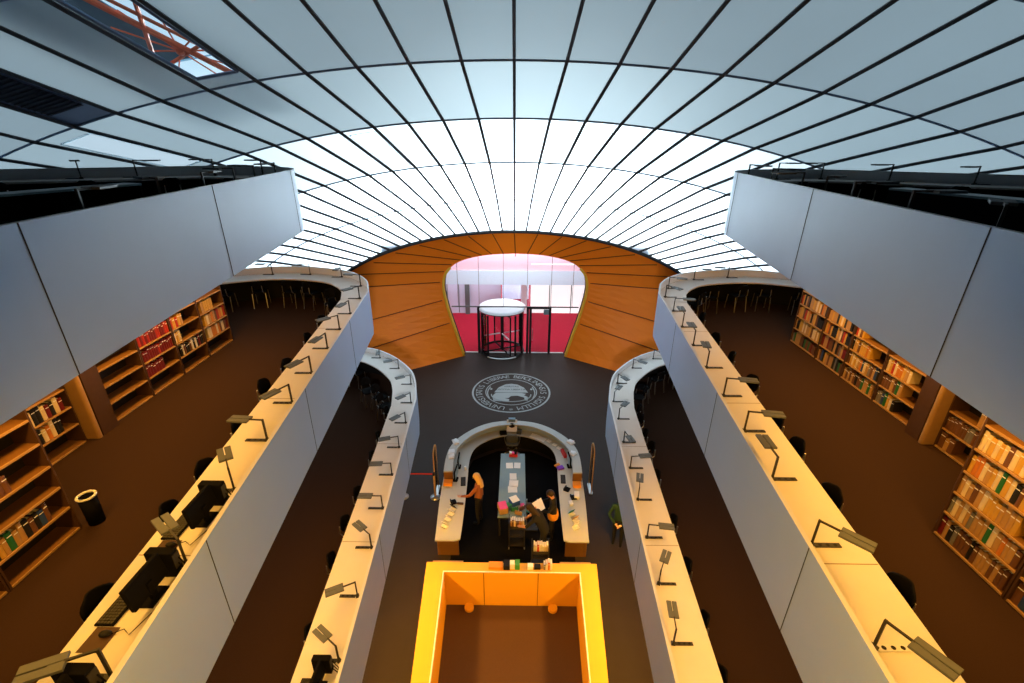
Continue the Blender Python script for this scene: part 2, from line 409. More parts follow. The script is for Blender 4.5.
for sg in (1, -1):
    for i in range(len(OUT) - 1):
        rows = []
        for a in range(5):
            u = a / 4
            s = SI[i] * (1 - u) + SI[i + 1] * u
            I = at_inner(s if sg > 0 else 1 - s)
            o0, o1 = Vector(OUT[i]), Vector(OUT[i + 1]); Ov = o0.lerp(o1, u)
            if i >= 3:
                js = (19, 16.5, 14, 11.5, 9, 6.6, 4.3, 2.1, 0); Ov = dome(0, js[i - 3] * (1 - u) + js[i - 2] * u)
            Ov.x *= sg
            rows.append([I.lerp(Ov, c / 5) for c in range(6)])
        m = MB(); m.grid(rows, 0, sg > 0); o = m.obj('wall_portal_panel', M['orange'])
        struct(o)
        # dark joint between panels
        if i < len(OUT) - 2 or sg > 0:
            a, c = rows[-1][0], rows[-1][-1]; d = (c - a)
            m = MB(); m.cyl(a + d * .03 + Vector((0, -.02, 0)), a + d * .9 + Vector((0, -.02, 0)), .022, 6); struct(m.obj('trim_joint', M['darkgap']))
# reveal of the opening, yellow to stand for its lit orange edge, and dark frame
N = 60
m = MB(); m.grid([[at_inner(i / N, y) for i in range(N + 1)] for y in (YI, YI + .5)]); struct(m.obj('trim_reveal', M['yellow']))
for s0, s1 in ((0, .3), (.7, 1)):
    m = MB(); m.tube([at_inner(s0 + (s1 - s0) * i / 30, YI + .02) for i in range(31)], .075, 6); struct(m.obj('trim_lit_edge', M['yellow'], None, True))  # added tube widening the painted bright edge
m = MB(); m.tube([at_inner(i / N, YI + .5) for i in range(N + 1)], .05, 6); struct(m.obj('trim_glazing', M['rib']))

# ------------------------------------------------------------------ glazing and revolving door
YG = 24.5
win = struct(MB().obj('window_1', M['glass'])) if False else None
m = MB(); pts = [at_inner(i / N, YI + .5) for i in range(N + 1)]
yg = YI + .5
top = [p for p in pts if p.z > -.22]
top = [(p.x, p.z) for p in top]
def planef(pl, name):
    mm = MB(); mm.add([(x, yg, z) for x, z in pl], [list(range(len(pl)))]); return struct(mm.obj(name, M['glass']))
planef(top, 'window_1')
def jamb(z, sg): # inner opening half-width at height z
    best = min((p for p in pts if p.x * sg > 0), key=lambda p: abs(p.z - z)); return best.x
planef([(jamb(-3, -1), -3), (-2.02, -3), (-2.02, -.22), (jamb(-.22, -1), -.22), (jamb(-1.6, -1), -1.6)], 'window_2')
planef([(1.98, -3), (jamb(-3, 1), -3), (jamb(-1.6, 1), -1.6), (jamb(-.22, 1), -.22), (1.98, -.22)], 'window_3')
m = MB(); m.box((0.02, yg, -.22), (7.0, .07, .06)); struct(m.obj('trim_transom', M['lamp']))
for x in (-1.95, -.62, .68, 1.98, 3.15, -3.1):
    zt_ = min((p for p in pts if p.z > 0), key=lambda p: abs(p.x - x)).z
    m = MB(); m.box((x, yg, (zt_ - .2) / 2), (.022, .03, zt_ + .2)); struct(m.obj('trim_mullion', M['lamp']))
m = MB(); m.box((0.0, yg, -2.98), (5.6, .06, .05)); struct(m.obj('trim_sill', M['rim']))

dc = Vector((-.70, 24.55, FZ)); R = 1.22
dr = thing('revolving_door', 'glass revolving door with black posts and white round canopy in the entrance', 'door', dc)
m = MB(); m.lathe([(R + .08, 0), (R + .08, .11), (R + .02, .15), (0.01, .17)], (0, 0, 2.6), 40); m.obj('canopy', M['hallwhite'], dr)
m = MB(); m.lathe([(R + .01, 0), (R + .01, .07)], (0, 0, 2.53), 40); m.obj('canopy_band', M['ink'], dr)
m = MB()
arc = lambda a0, a1, z, r=R, n=20: [(r * cos(radians(a0 + (a1 - a0) * i / n)), r * sin(radians(a0 + (a1 - a0) * i / n)), z) for i in range(n + 1)]
m.tube([(R * cos(2 * PI * i / 40), R * sin(2 * PI * i / 40), 0.06) for i in range(40)], .06, 6, closed=True); m.obj('base_ring', M['ink'], dr)
m = MB(); m.tube(arc(-128, -52, .05, R + .06), .04, 6); m.obj('threshold', M['steel'], dr)
for a0, a1 in ((145, 232), (-52, 35)):
    m = MB(); m.grid([[p for p in arc(a0, a1, z)] for z in (.05, 2.45)]); m.obj('drum_glass', M['doorglass'], dr)
for a in (145, 232, -52, 35, 205, -25):
    m = MB(); m.box((R * cos(radians(a)), R * sin(radians(a)), 1.23), (.075, .075, 2.5), radians(a)); m.obj('post', M['ink'], dr)
for k in range(4):
    a = radians(25 + 90 * k); d = Vector((cos(a), sin(a), 0))
    w = MB()
    for p, q in (((.05, .12), (1.15, .12)), ((.05, 2.4), (1.15, 2.4)), ((1.15, .12), (1.15, 2.4)), ((.05, .12), (.05, 2.4))): w.cyl(d * p[0] + Vector((0, 0, p[1])), d * q[0] + Vector((0, 0, q[1])), .045, 6)
    wo = w.obj('wing', M['ink'], dr)
    w = MB(); w.add([d * .05 + Vector((0, 0, .12)), d * 1.15 + Vector((0, 0, .12)), d * 1.15 + Vector((0, 0, 2.4)), d * .05 + Vector((0, 0, 2.4))], [(0, 1, 2, 3)]); w.obj('wing_glass', M['doorglass'], wo)
    w = MB(); s = d.cross(Vector((0, 0, 1))) * .05; w.cyl(d * .12 + s + Vector((0, 0, 1.1)), d * 1.05 + s + Vector((0, 0, 1.1)), .035, 6); w.obj('push_bar', M['rim'], wo)
m = MB(); m.cyl((0, 0, 0), (0, 0, 2.5), .04, 8); m.obj('shaft', M['ink'], dr)
# flanking frames and glass leaf
fr = thing('glass_side_door', 'black framed glass door leaf right of the revolving door', 'door', (1.35, yg, FZ))
for x in (-.62, -.46, .62):
    m = MB(); m.box((x, 0, 1.36), (.13, .1, 2.72)); m.obj('post', M['ink'], fr)
m = MB(); m.box((0, 0, 2.74), (1.34, .1, .13)); m.obj('header', M['ink'], fr)
m = MB(); m.box((.08, 0, 1.36), (1.0, .015, 2.62)); m.obj('pane', M['doorglass'], fr)
m = MB(); m.cyl((-.34, -.06, .8), (-.34, -.06, 1.5), .02, 8); m.obj('handle', M['steel'], fr)
m = MB(); m.box((.5, .45, 2.33), (.42, .06, .3)); m.obj('sign_board', M['bluegrey'], fr)
fr = thing('door_frame', 'black door frame post and header left of the revolving door', 'frame', (-2.0, yg, FZ))
m = MB(); m.box((0, 0, 1.36), (.15, .1, 2.72)); m.obj('post', M['ink'], fr)
m = MB(); m.box((.68, 0, 2.74), (1.4, .1, .12)); m.obj('header', M['ink'], fr)

# hall beyond the glass
m = MB(); m.prism([(-6.8, 24.3), (6.8, 24.3), (6.8, 40), (-6.8, 40)], FZ - .1, FZ); struct(m.obj('floor_hall', M['redfloor']))
m = MB(); m.box((-3.8, 30.95, -1.4), (5.6, .2, 3.2)); struct(m.obj('wall_hall_left', M['hallwall']))
for x in (-6.3, -5.5, -4.7, -3.9):
    m = MB(); m.box((x, 30.83, -1.4), (.04, .04, 3.1)); struct(m.obj('trim_panel', M['lamp']))
m = MB(); m.box((-3.3, 30.75, -1.4), (.3, .3, 3.2)); struct(m.obj('column_hall', M['lamp']))
m = MB(); m.box((.02, 34.2, -1.4), (2.0, .2, 3.2)); struct(m.obj('wall_hall_niche', M['hallwhite']))
m = MB(); m.box((.62, 31.0, -1.4), (.4, .3, 3.2)); struct(m.obj('column_hall', M['hallwhite']))
m = MB(); m.box((3.9, 31.1, -1.3), (5.6, .2, 3.6)); struct(m.obj('wall_hall_right', M['hallwindow']))
for x in (2.4, 3.9, 5.4):
    m = MB(); m.box((x, 30.97, -1.3), (.05, .05, 3.4)); struct(m.obj('trim_hall', M['ink']))
m = MB(); m.box((0, 31.6, -.05), (13.4, 4.2, .92)); struct(m.obj('wall_hall_gallery', M['galleryband']))
m = MB(); m.box((0, 33.6, .44), (13.4, 8, .06)); struct(m.obj('floor_hall_gallery', M['pink']))
m = MB(); m.box((0, 37.5, 1.6), (13.4, .2, 3.2)); struct(m.obj('wall_hall_back', M['pink']))
m = MB(); m.box((0, 33.4, 1.0), (13, .05, .06)); o = m.obj('gallery_rail', M['redc']); tag(o, 'red rail along the upper gallery of the hall outside', 'railing')
for x in (-6, -3, 0, 3, 6):
    m = MB(); m.cyl((x, 33.4, .46), (x, 33.4, 1.0), .025, 6); m.obj('post', M['redc'], o)
m = MB(); m.box((0, 32, 3.35), (13.6, 15.6, .3)); struct(m.obj('ceiling_hall', M['hallwhite']))  # unseen ceiling added to keep the sun off the atrium floor
for sg in (-1, 1):
    m = MB(); m.box((sg * 6.8, 32, .1), (.3, 15.6, 6.3)); struct(m.obj('wall_hall_%s' % ('east' if sg > 0 else 'west'), M['hallwhite']))

# ------------------------------------------------------------------ floor seal
sx, sy, rx = -.12, 19.72, 1.9
seal = thing('floor_seal', 'round university seal with bear and Latin words inlaid in the dark floor', 'seal', (sx, sy, FZ))
def annulus(r0, r1, z=.006, n=72):
    mm = MB(); mm.grid([[(r * cos(2 * PI * i / n), r * sin(2 * PI * i / n), z) for i in range(n + 1)] for r in (r0, r1)]); return mm
annulus(rx * .955, rx).obj('rim_ring', M['seal'], seal)
annulus(rx * .635, rx * .66).obj('inner_ring', M['seal'], seal)
def text_mesh(txt, size, place):
    """letters laid out by place(i, x0, width_total) -> 3x3 matrix/offset; returns MB"""
    cu = bpy.data.curves.new('t', 'FONT'); cu.size = size; cu.body = txt; cu.align_x = 'CENTER'; cu.align_y = 'CENTER'
    ob = bpy.data.objects.new('t', cu); COL.objects.link(ob)
    dg = bpy.context.evaluated_depsgraph_get(); me = bpy.data.meshes.new_from_object(ob.evaluated_get(dg))
    vs = [place(v.co.x, v.co.y) for v in me.vertices]; fs = [list(p.vertices) for p in me.polygons]
    bpy.data.objects.remove(ob); bpy.data.meshes.remove(me); bpy.data.curves.remove(cu)
    return vs, fs
mm = MB()
ring_txt = 'UNIVERSITATIS LIBERAE BEROLINENSIS SIGILLUM * '
for i, ch in enumerate(ring_txt):
    if ch == ' ': continue
    a = PI / 2 + PI - 2 * PI * (i + .5) / len(ring_txt) - .2
    ca, sa = cos(a), sin(a)
    vs, fs = text_mesh(ch, .44, lambda x, y: (rx * .81 * ca + x * sa + y * ca, rx * .81 * sa - x * ca + y * sa, .008))
    mm.add(vs, fs)
mm.obj('ring_lettering', M['seal'], seal)
# shield plate with words left dark, bear below
shield = [(-.82, -.08), (-.62, .42), (-.3, .72), (0, .8), (.3, .72), (.62, .42), (.82, -.08)]
mm = MB(); mm.add([(x, y, .006) for x, y in shield], [list(range(7))[::-1]]); mm.obj('crest', M['seal'], seal)
mm = MB()
for txt, yy, sz in (('VERITAS', .50, .2), ('JUSTITIA LIBERTAS', .2, .19)):
    vs, fs = text_mesh(txt, sz, lambda x, y: (x, y + yy, .010)); mm.add(vs, fs)
mm.obj('crest_lettering', M['ink'], seal)
bear = [(-.72, -.12), (.05, -.1), (.5, -.12), (.72, -.2), (.62, -.34), (.8, -.5), (.78, -.82), (.66, -.82), (.62, -.55), (.3, -.38), (0, -.42), (-.12, -.6), (-.3, -.62), (-.08, -.72), (-.1, -.9), (-.5, -.92), (-.82, -.86), (-.9, -.5), (-.82, -.25)]
mm = MB(); mm.add([(x, y, .006) for x, y in bear], [list(range(len(bear)))[::-1]]); mm.obj('bear', M['seal'], seal)
for sg in (-1, 1):
    mm = MB(); mm.tube([(sg * (1.02 + .12 * sin(t * 3)), -.45 + t * 1.1 - .2, .006) for t in [i / 10 for i in range(11)]], .03, 5); mm.obj('scroll', M['seal'], seal)
    mm = MB(); mm.ell((sg * .98, .25, .004), (.06, .09, .006)); mm.obj('stud', M['seal'], seal)
mm = MB(); mm.tube([(rx * .5 * cos(PI + PI * i / 16), -.28 + rx * .36 * sin(PI + PI * i / 16), .006) for i in range(17)], .03, 5); mm.obj('scroll', M['seal'], seal)

# ------------------------------------------------------------------ desk lamps
def make_lamp():
    t = thing('desk_lamp', 'x', 'lamp')
    m = MB(); m.box((0, 0, .175), (.022, .022, .35)); m.box((0, 0, .015), (.06, .06, .03)); m.obj('post', M['dark'], t)
    m = MB(); m.box((.1, 0, .34), (.2, .018, .018)); m.obj('arm', M['dark'], t)
    m = MB()
    for s in (-1, 1):
        m.box((.33, s * .042, .335), (.29, .072, .026))
    m.box((.25, 0, .333), (.1, .03, .02))
    m.obj('lamp_head', M['lamp'], t, bevel=.004)
    m = MB(); m.box((.17, 0, .006), (.27, .055, .012))
    s = m.obj('socket_strip', M['dark'], t)
    for k in range(3):
        m = MB(); m.cyl((.09 + .08 * k, 0, .011), (.09 + .08 * k, 0, .014), .019, 10); m.obj('socket', M['ink'], s)
    return t
lamp0 = make_lamp(); used = [False]
def place_lamp(lv, sd, x, y, ang, label, strip=None):
    r = lamp0 if not used[0] else copy_tree(lamp0); used[0] = True
    r.location = (x, y, LV[lv][3]); r.rotation_euler = (0, 0, radians(ang))
    tag(r, label, 'lamp', 'desk lamps on the %s %s desk' % (lv, sd))
    if (lv, sd) == ('middle', 'right') and y < 3:
        for c in r.children:
            if c.name.startswith('socket_strip'): c.data = c.data.copy(); c.data.materials[0] = M['paper']; c['label'] = 'white socket strip'
    for c in r.children:
        if c.name.startswith('socket_strip'): c.rotation_euler = (0, 0, radians((180 if sd == 'left' else 0) - ang))
    return r
LAMPS = {
 ('middle', 'left'): [(-3.06, 2.26, -155), (-3.17, 3.32, 143), (-3.29, 4.38, 126), (-3.40, 5.40, 176), (-3.50, 6.41, -117), (-3.61, 7.45, -114), (-3.73, 8.53, -101), (-3.85, 9.56, -133), (-3.95, 10.58, -103), (-4.09, 11.76, -130), (-4.41, 12.89, 170), (-5.29, 13.84, -90), (-6.37, 14.1, 200), (-7.53, 14.06, 180)],
 ('middle', 'right'): [(3.09, 2.58, -61), (3.20, 3.66, -47), (3.31, 4.70, 87), (3.43, 5.75, -10), (3.54, 6.77, -10), (3.65, 7.82, 80), (3.76, 8.85, 85), (3.87, 9.89, 84), (4.0, 10.97, -11), (4.13, 12.10, -56), (4.45, 12.9, -20), (5.51, 13.85, 0), (6.65, 14.12, 190)],
 ('lower', 'left'): [(-2.52, 4.44, 145), (-2.58, 5.51, -153), (-2.64, 6.54, 140), (-2.70, 7.57, 180), (-2.77, 8.64, -176), (-2.85, 9.69, -162), (-2.93, 10.80, -128), (-3.01, 11.87, -133), (-3.25, 13.0, -149), (-3.9, 14.1, -158), (-4.76, 14.92, -80)],
 ('lower', 'right'): [(2.56, 4.77, 82), (2.63, 5.83, 61), (2.69, 6.87, -7), (2.76, 7.92, 75), (2.83, 8.98, 7), (2.89, 10.01, -77), (2.98, 11.11, 52), (3.02, 12.05, 57), (3.36, 13.2, -62), (4.1, 14.3, -40), (5.0, 15.05, -30)],
 ('upper', 'left'): [(-3.83, 4.27, 100), (-4.05, 5.57, 145), (-4.18, 6.6, 100), (-4.32, 7.6, 170), (-4.47, 8.48, 165), (-4.6, 9.5, -100), (-5.45, 10.65, 150), (-6.7, 10.98, 180), (-7.94, 10.3, 20), (-8.75, 9.85, 135), (-10.4, 9.0, 180)],
 ('upper', 'right'): [(3.67, 3.56, 50), (3.83, 4.63, 5), (3.97, 5.67, 5), (4.16, 6.5, 40), (4.36, 7.4, -170), (4.45, 8.5, -20), (4.7, 9.9, -70), (5.75, 10.8, 10), (6.8, 10.95, 180), (7.9, 10.4, -170), (9.1, 9.75, -160), (10.3, 9.1, 10)],
}
LW = {'lower': 'lowest', 'middle': 'middle', 'upper': 'top'}
for (lv, sd), L in LAMPS.items():
    for i, (x, y, a) in enumerate(L):
        turn = 'turned along the desk' if abs(sin(radians(a))) > .7 else 'pointing across the desk'
        place_lamp(lv, sd, x, y, a, 'grey desk lamp %s, %s from near end, %s %s desk' % (turn, ORD[i], LW[lv], sd))

# ------------------------------------------------------------------ chairs
def make_chair():
    t = thing('reading_chair', 'x', 'chair')
    m = MB(); m.rbox((0, 0, .46), (.42, .38, .035), .12); m.obj('seat', M['black'], t, bevel=.008)
    # rounded back shell, curved
    m = MB(); rows = []
    for i in range(9):
        v = i / 8; z = .57 + .27 * v; hw = .168 * (1 - abs(2 * v - 1) ** 3.2 * .45)
        rows.append([(.235 + .05 * v - .06 * (abs(u) ** 2), hw * u, z) for u in [k / 4 - 1 for k in range(9)]])
    m.grid(rows)
    o = m.obj('backrest', M['black'], t, True); md = o.modifiers.new('s', 'SOLIDIFY'); md.thickness = .022
    for sy in (-1, 1):
        m = MB(); m.tube([(.18, sy * .18, .45), (.25, sy * .19, .0)], .012, 6); m.obj('leg', M['steel'], t)
        m = MB(); m.tube([(-.18, sy * .18, .45), (-.22, sy * .19, .0)], .012, 6); m.obj('leg', M['steel'], t)
    for sy in (-1, 1):
        m = MB(); m.tube([(.17, sy * .14, .45), (.25, sy * .14, .52), (.25, sy * .13, .7)], .012, 6); m.obj('back_support', M['steel'], t)
    return t
chair0 = make_chair(); cused = [False]
def place_chair(lv, x, y, rz, label, group):
    r = chair0 if not cused[0] else copy_tree(chair0); cused[0] = True
    r.location = (x, y, LV[lv][2] if lv in LV else FZ); r.rotation_euler = (0, 0, rz); tag(r, label, 'chair', group)
    return r
def row_chairs(lv, sd, ys, extra):
    sg = SIDE[sd]; n = 0; out = []
    for y, dx in ys:
        x = sg * (edge_x(lv, y) + dx - .085); out.append((x, y, 0 if sg > 0 else PI))
    for x, y, a in extra: k_ = .48 if lv == 'lower' else .34; out.append((x - k_ * cos(a), y - k_ * sin(a), a))
    for i, (x, y, a) in enumerate(out):
        place_chair(lv, x, y, a + random.uniform(-.25, .25), 'black round-backed chair, %s from the near end of the %s %s desk' % (ORD[i], LW[lv], sd), 'chairs at the %s %s desk' % (lv, sd))
row_chairs('middle', 'left', [(1.9, .72), (2.94, .72), (4.12, .72), (4.84, .72), (5.86, .72), (7.11, .85), (7.91, .74), (9.25, .74), (10.3, .76)],
           [(-4.95, 11.7, 2.9), (-5.3, 12.55, 2.3), (-6.1, 13.0, -1.75), (-6.75, 13.15, -1.6), (-7.65, 13.1, -1.45), (-8.4, 12.75, -1.2)])
row_chairs('middle', 'right', [(2.1, .72), (3.2, .72), (4.48, .74), (5.5, .76), (6.2, .76), (7.4, .84), (8.52, .78), (9.43, .76), (10.8, .8), (11.8, .9)],
           [(5.45, 12.45, -.6), (5.9, 12.95, -1.3), (6.75, 13.1, -1.5), (7.5, 13.15, -1.6), (8.35, 12.85, -1.9)])
row_chairs('lower', 'left', [(3.9, .62), (4.93, .64), (6.36, .74), (7.25, .76), (8.13, .72), (9.44, .68), (10.34, .7), (11.6, .75)], [(-4.35, 12.4, 2.9), (-4.6, 13.1, 2.5), (-5.0, 13.6, 2.2), (-5.6, 14.0, -1.8)])
row_chairs('lower', 'right', [(3.4, .64), (4.36, .66), (5.28, .68), (6.32, .7), (7.43, .72), (8.83, .68), (9.98, .8), (10.6, .74), (11.3, .76), (11.9, .8)], [(4.45, 12.9, -.2), (4.75, 13.4, -.5), (5.2, 13.85, -1.0), (5.8, 14.1, -1.5)])
row_chairs('upper', 'left', [(5.6, .8), (7.2, .8), (8.6, .8)], [(-5.9, 9.95, -1.7), (-7.1, 9.95, -1.3), (-8.1, 9.2, -1.0), (-9.3, 8.6, -1.05)])
row_chairs('upper', 'right', [(4.6, .8), (6.2, .8), (7.8, .8), (8.8, .85)], [(5.9, 9.95, -1.5), (7.2, 9.9, -1.9), (8.3, 9.1, -2.1), (9.5, 8.5, -2.1)])

# ------------------------------------------------------------------ computers on the desks
def make_pc(parts=True):
    pass
def workstation(lv, sg, y, where, n):
    """screen, tower, keyboard, mouse mat and mouse, user on the gallery side"""
    z = LV[lv][3]; ex = edge_x(lv, y)
    X = lambda d: sg * (ex + d)
    mo = thing('monitor', 'black flat monitor seen from behind, %s' % where, 'monitor', (X(.31), y + .04, z), 0, 'desk monitors')
    m = MB(); m.box((0, 0, .01), (.18, .22, .02)); m.obj('base', M['black'], mo)
    m = MB(); m.box((-sg * .03, 0, .1), (.03, .06, .2)); m.obj('stand', M['black'], mo)
    R_ = Matrix.Rotation(sg * .15, 3, 'Y'); m = MB(); m.box((0, 0, .2), (.045, .42, .25), mtx=R_); m.obj('screen_case', M['black'], mo, bevel=.006)
    tw = thing('computer_tower', 'slim black computer tower standing %s' % where, 'computer', (X(.33), y + .3, z), 0, 'desk computers')
    m = MB(); m.box((0, 0, .15), (.26, .09, .3)); m.obj('case', M['black'], tw, bevel=.008)
    m = MB(); m.box((-sg * .133, 0, .19), (.006, .08, .16)); m.obj('back_plate', M['dark'], tw)
    m = MB()
    for k in range(3): m.tube([(-sg * .135, .02 * k - .02, .1 + .05 * k), (-sg * .22, .03 * k - .05, .06), (-sg * .24, -.1 - .05 * k, .012), (-sg * .2, -.35, .012)], .007, 5)
    m.obj('cables', M['black'], tw)
    kb = thing('keyboard', 'black keyboard lying %s' % where, 'keyboard', (X(.52), y - .03, z), 0, 'keyboards')
    m = MB(); m.box((0, 0, .009), (.17, .43, .018)); m.obj('case', M['black'], kb, bevel=.004)
    m = MB()
    for r in range(5):
        for c in range(14): m.box((-.06 + .029 * r, -.19 + .029 * c, .021), (.022, .022, .008))
    m.obj('keys', M['dark'], kb)
    mp = MB(); mp.box((X(.47), y - .36, z + .003), (.2, .22, .005)); tag(mp.obj('mouse_mat', M['woodd']), 'brown mouse mat beside the keyboard, %s' % where, 'mouse mat', 'mouse mats')
    ms = thing('mouse', 'black computer mouse on its mat, %s' % where, 'mouse', (X(.44), y - .32, z + .006), 0, 'mice')
    m = MB(); m.ell((0, 0, .014), (.055, .034, .02)); m.obj('shell', M['ink'], ms, True)
    m = MB(); m.tube([(-sg * .05, 0, .012), (-sg * .12, .05, .006), (-sg * .2, .0, .006), (-sg * .25, .2, .006)], .004, 5); m.obj('cable', M['black'], ms)
workstation('middle', -1, 2.92, 'on the middle left desk, second from the near end', 0)
workstation('middle', -1, 3.87, 'on the middle left desk, farthest from the near end', 1)
workstation('middle', -1, 1.85, 'on the middle left desk, at the bottom picture edge', 2)
workstation('lower', -1, 4.0, 'on the lowest left desk near the picture edge', 3)

# ------------------------------------------------------------------ bookcases and books
BCOL = {'tan': (.48, .28, .10), 'ochre': (.62, .36, .06), 'cream': (.75, .62, .38), 'brown': (.16, .07, .035), 'red': (.45, .03, .02), 'maroon': (.16, .012, .015), 'black': (.014, .014, .016), 'green': (.02, .16, .05), 'blue': (.03, .07, .22), 'grey': (.2, .19, .17), 'white': (.78, .74, .66), 'orange': (.6, .2, .03)}
def book_mesh(col):
    m = MB()
    # spine towards -x, rounded; pages a little inset
    sp = [(-.5 - .04 * cos(PI * (i / 4 - .5)), -.5 + i / 4) for i in range(5)]
    m.prism(sp + [(.5, .5), (.5, .42), (-.42, .42), (-.42, -.42), (.5, -.42), (.5, -.5)], 0, 1, 0)
    m.add([(-.42, -.42, .03), (.46, -.42, .03), (.46, .42, .03), (-.42, .42, .03), (-.42, -.42, .96), (.46, -.42, .96), (.46, .42, .96), (-.42, .42, .96)], [(0, 1, 2, 3), (7, 6, 5, 4), (1, 2, 6, 5)], 1)
    m.box((-.548, 0, .78), (.006, .8, .05), 0, 1)
    return m.mesh('book', [mat('cover_' + col, BCOL[col], .6, var=.12, scale=5), M['paper']])
BM = {c: book_mesh(c) for c in BCOL}
BIGB = [0]
STUFF = {}
def book(col, x, y, z, w, h, d, sg, label, group, lean=0):
    if group.endswith('(far)'):
        STUFF.setdefault(group, MB()).box((x, y, z + h / 2), (d, w, h), 0, sorted(BCOL).index(col)); return
    o = bpy.data.objects.new('book', BM[col]); COL.objects.link(o); BIGB[0] += 1
    o.location = (x, y, z); o.scale = (d * sg, w, h) if sg > 0 else (d, w, h)
    if sg < 0: o.rotation_euler = (0, 0, PI)
    if lean: o.rotation_euler[0] = lean
    tag(o, label, 'book', group)
SH = [0, .345, .665, .985, 1.315, 1.645, 1.975]
ROWW = ['bottom', 'second', 'third', 'fourth', 'fifth', 'top']
def bookcase(x, y0, y1, sg, label, h=2.2):
    """front plane at x, facing the gallery desk; runs from y0 to y1"""
    z = LV['middle'][2]; D = .32; cy = (y0 + y1) / 2; W = y1 - y0
    t = thing('bookcase', label, 'bookcase', (x, cy, z), 0, 'gallery bookcases')
    for s in (-1, 1):
        m = MB(); m.box((sg * D / 2, s * (W / 2 - .0125), h / 2), (D, .022, h)); m.obj('side_panel', M['woodd'], t)
    m = MB(); m.box((sg * (D - .008), 0, h / 2), (.014, W - .05, h)); m.obj('back_panel', M['caseback'], t)
    for s in SH:
        m = MB(); m.box((sg * (D / 2), 0, s + .03), (D - .03, W - .05, .024)); m.box((sg * .008, 0, s + .03), (.016, W - .05, .027), 0, 1); m.obj('shelf', [M['wood'], M['woodl']], t)  # darker board, paler front lip: lit shelf edges put into the colour
    m = MB(); m.box((sg * D / 2, 0, h), (D, W, .025)); m.obj('top_panel', M['wood'], t)
    return t
def fill(x, y0, y1, sg, row, pal, frac, where, group, wr=(.04, .065), hr=(.2, .28), start=0, far_first=True):
    z = LV['middle'][2] + SH[row] + .045; W = (y1 - y0 - .06)
    y = y0 + .03; n = 0; i = 0
    ys = []
    pos = start * W
    while pos < frac * W + start * W - .04 and n < 18:
        w = random.uniform(*wr); 
        if pos + w > W: break
        ys.append((pos + w / 2, w)); pos += w + .003; n += 1
    for i, (p, w) in enumerate(ys):
        c = random.choice(pal); yy = (y1 - .03 - p) if far_first else (y0 + .03 + p)
        h = random.uniform(*hr); d = random.uniform(.16, .22)
        book(c, x + sg * (d / 2 + .03), yy, z, w, h, d, sg, '%s book, %s from %s end, %s shelf, %s' % (c, ORD[i], 'far' if far_first else 'near', ROWW[row], where), group)
WARM = ['ochre'] * 5 + ['tan'] * 4 + ['cream'] * 3 + ['orange', 'orange', 'brown', 'brown', 'black', 'red']
MIX = ['tan', 'tan', 'brown', 'cream', 'black', 'grey', 'blue', 'ochre', 'ochre', 'orange', 'brown', 'green']
DARK = ['brown', 'brown', 'brown', 'maroon', 'black', 'tan', 'tan', 'grey', 'green']
MAR = ['maroon', 'maroon', 'maroon', 'red', 'maroon']
# right far row: four units
RX = 7.13
bays = [(9.98, 11.06), (9.05, 9.97), (8.05, 9.04), (7.05, 8.04)]
bw = ['farthest right bookcase', 'second right bookcase from the far end', 'third right bookcase from the far end', 'right bookcase against the pillar']
for (a, c), w in zip(bays, bw): bookcase(RX, a, c, 1, 'wooden bookcase on the middle gallery, ' + w)
for row, pal, fr in ((0, DARK, .95), (1, WARM, .95), (2, WARM, .95), (3, WARM, .98)): fill(RX, *bays[0], 1, row, pal, fr, bw[0], 'books (far)', (.045, .07))
for row, pal, fr in ((0, MIX, .95), (1, DARK, .98), (2, WARM, .98), (3, WARM, .95)): fill(RX, *bays[1], 1, row, pal, fr, bw[1], 'books (far)', (.045, .07))
for row, pal, fr in ((0, DARK, .95), (1, MIX, .95), (2, WARM, .6), (3, WARM, .25)): fill(RX, *bays[2], 1, row, pal, fr, bw[2], 'books in the right bookcases', (.045, .07))
for row, pal, fr in ((0, MIX, .5), (1, DARK, .55), (2, WARM, .6)): fill(RX, *bays[3], 1, row, pal, fr, bw[3], 'books in the right bookcases', (.05, .075))
# pillar and light panel, middle unit
def pillars(sg, x, py=6.86, pd=.28, ey=6.65, ew=.09):
    m = MB(); m.box((sg * (x + .25), py, 4.95), (.5, pd, 2.9)); struct(m.obj('column_%s' % ('right' if sg > 0 else 'left'), M['woodd']))
    t = thing('end_panel', 'rounded light wood end panel between the %s pillar and bookcase' % ('right' if sg > 0 else 'left'), 'panel', (sg * (x + .14), ey, 3.5))
    m = MB(); m.rbox((0, 0, 1.15), (.32, .09, 2.3), .04, 0, 0, 4); m.obj('board', M['woodl'], t, bevel=.01)
pillars(1, 6.98); pillars(-1, 7.0, 6.79, .32, 6.56)
lab = 'recessed right bookcase beside the pillar'
bookcase(7.14, 5.64, 6.58, 1, 'wooden bookcase on the middle gallery, ' + lab)
fill(7.14, 5.64, 6.58, 1, 0, ['tan', 'brown'], .3, lab, 'books in the right bookcases', (.07, .1))
fill(7.14, 5.64, 6.58, 1, 1, ['brown', 'grey', 'brown'], .9, lab, 'books in the right bookcases', (.04, .065))
fill(7.14, 5.64, 6.58, 1, 2, ['orange', 'tan', 'brown'], .4, lab, 'books in the right bookcases', (.05, .08), start=.5)
NX = 5.57
nb = [(3.7, 4.67), (2.77, 3.69), (1.84, 2.76)]
nw = ['near right bookcase by the aisle', 'near right bookcase at the picture edge', 'nearest right bookcase']
for (a, c), w in zip(nb, nw): bookcase(NX, a, c, 1, 'wooden bookcase on the middle gallery, ' + w)
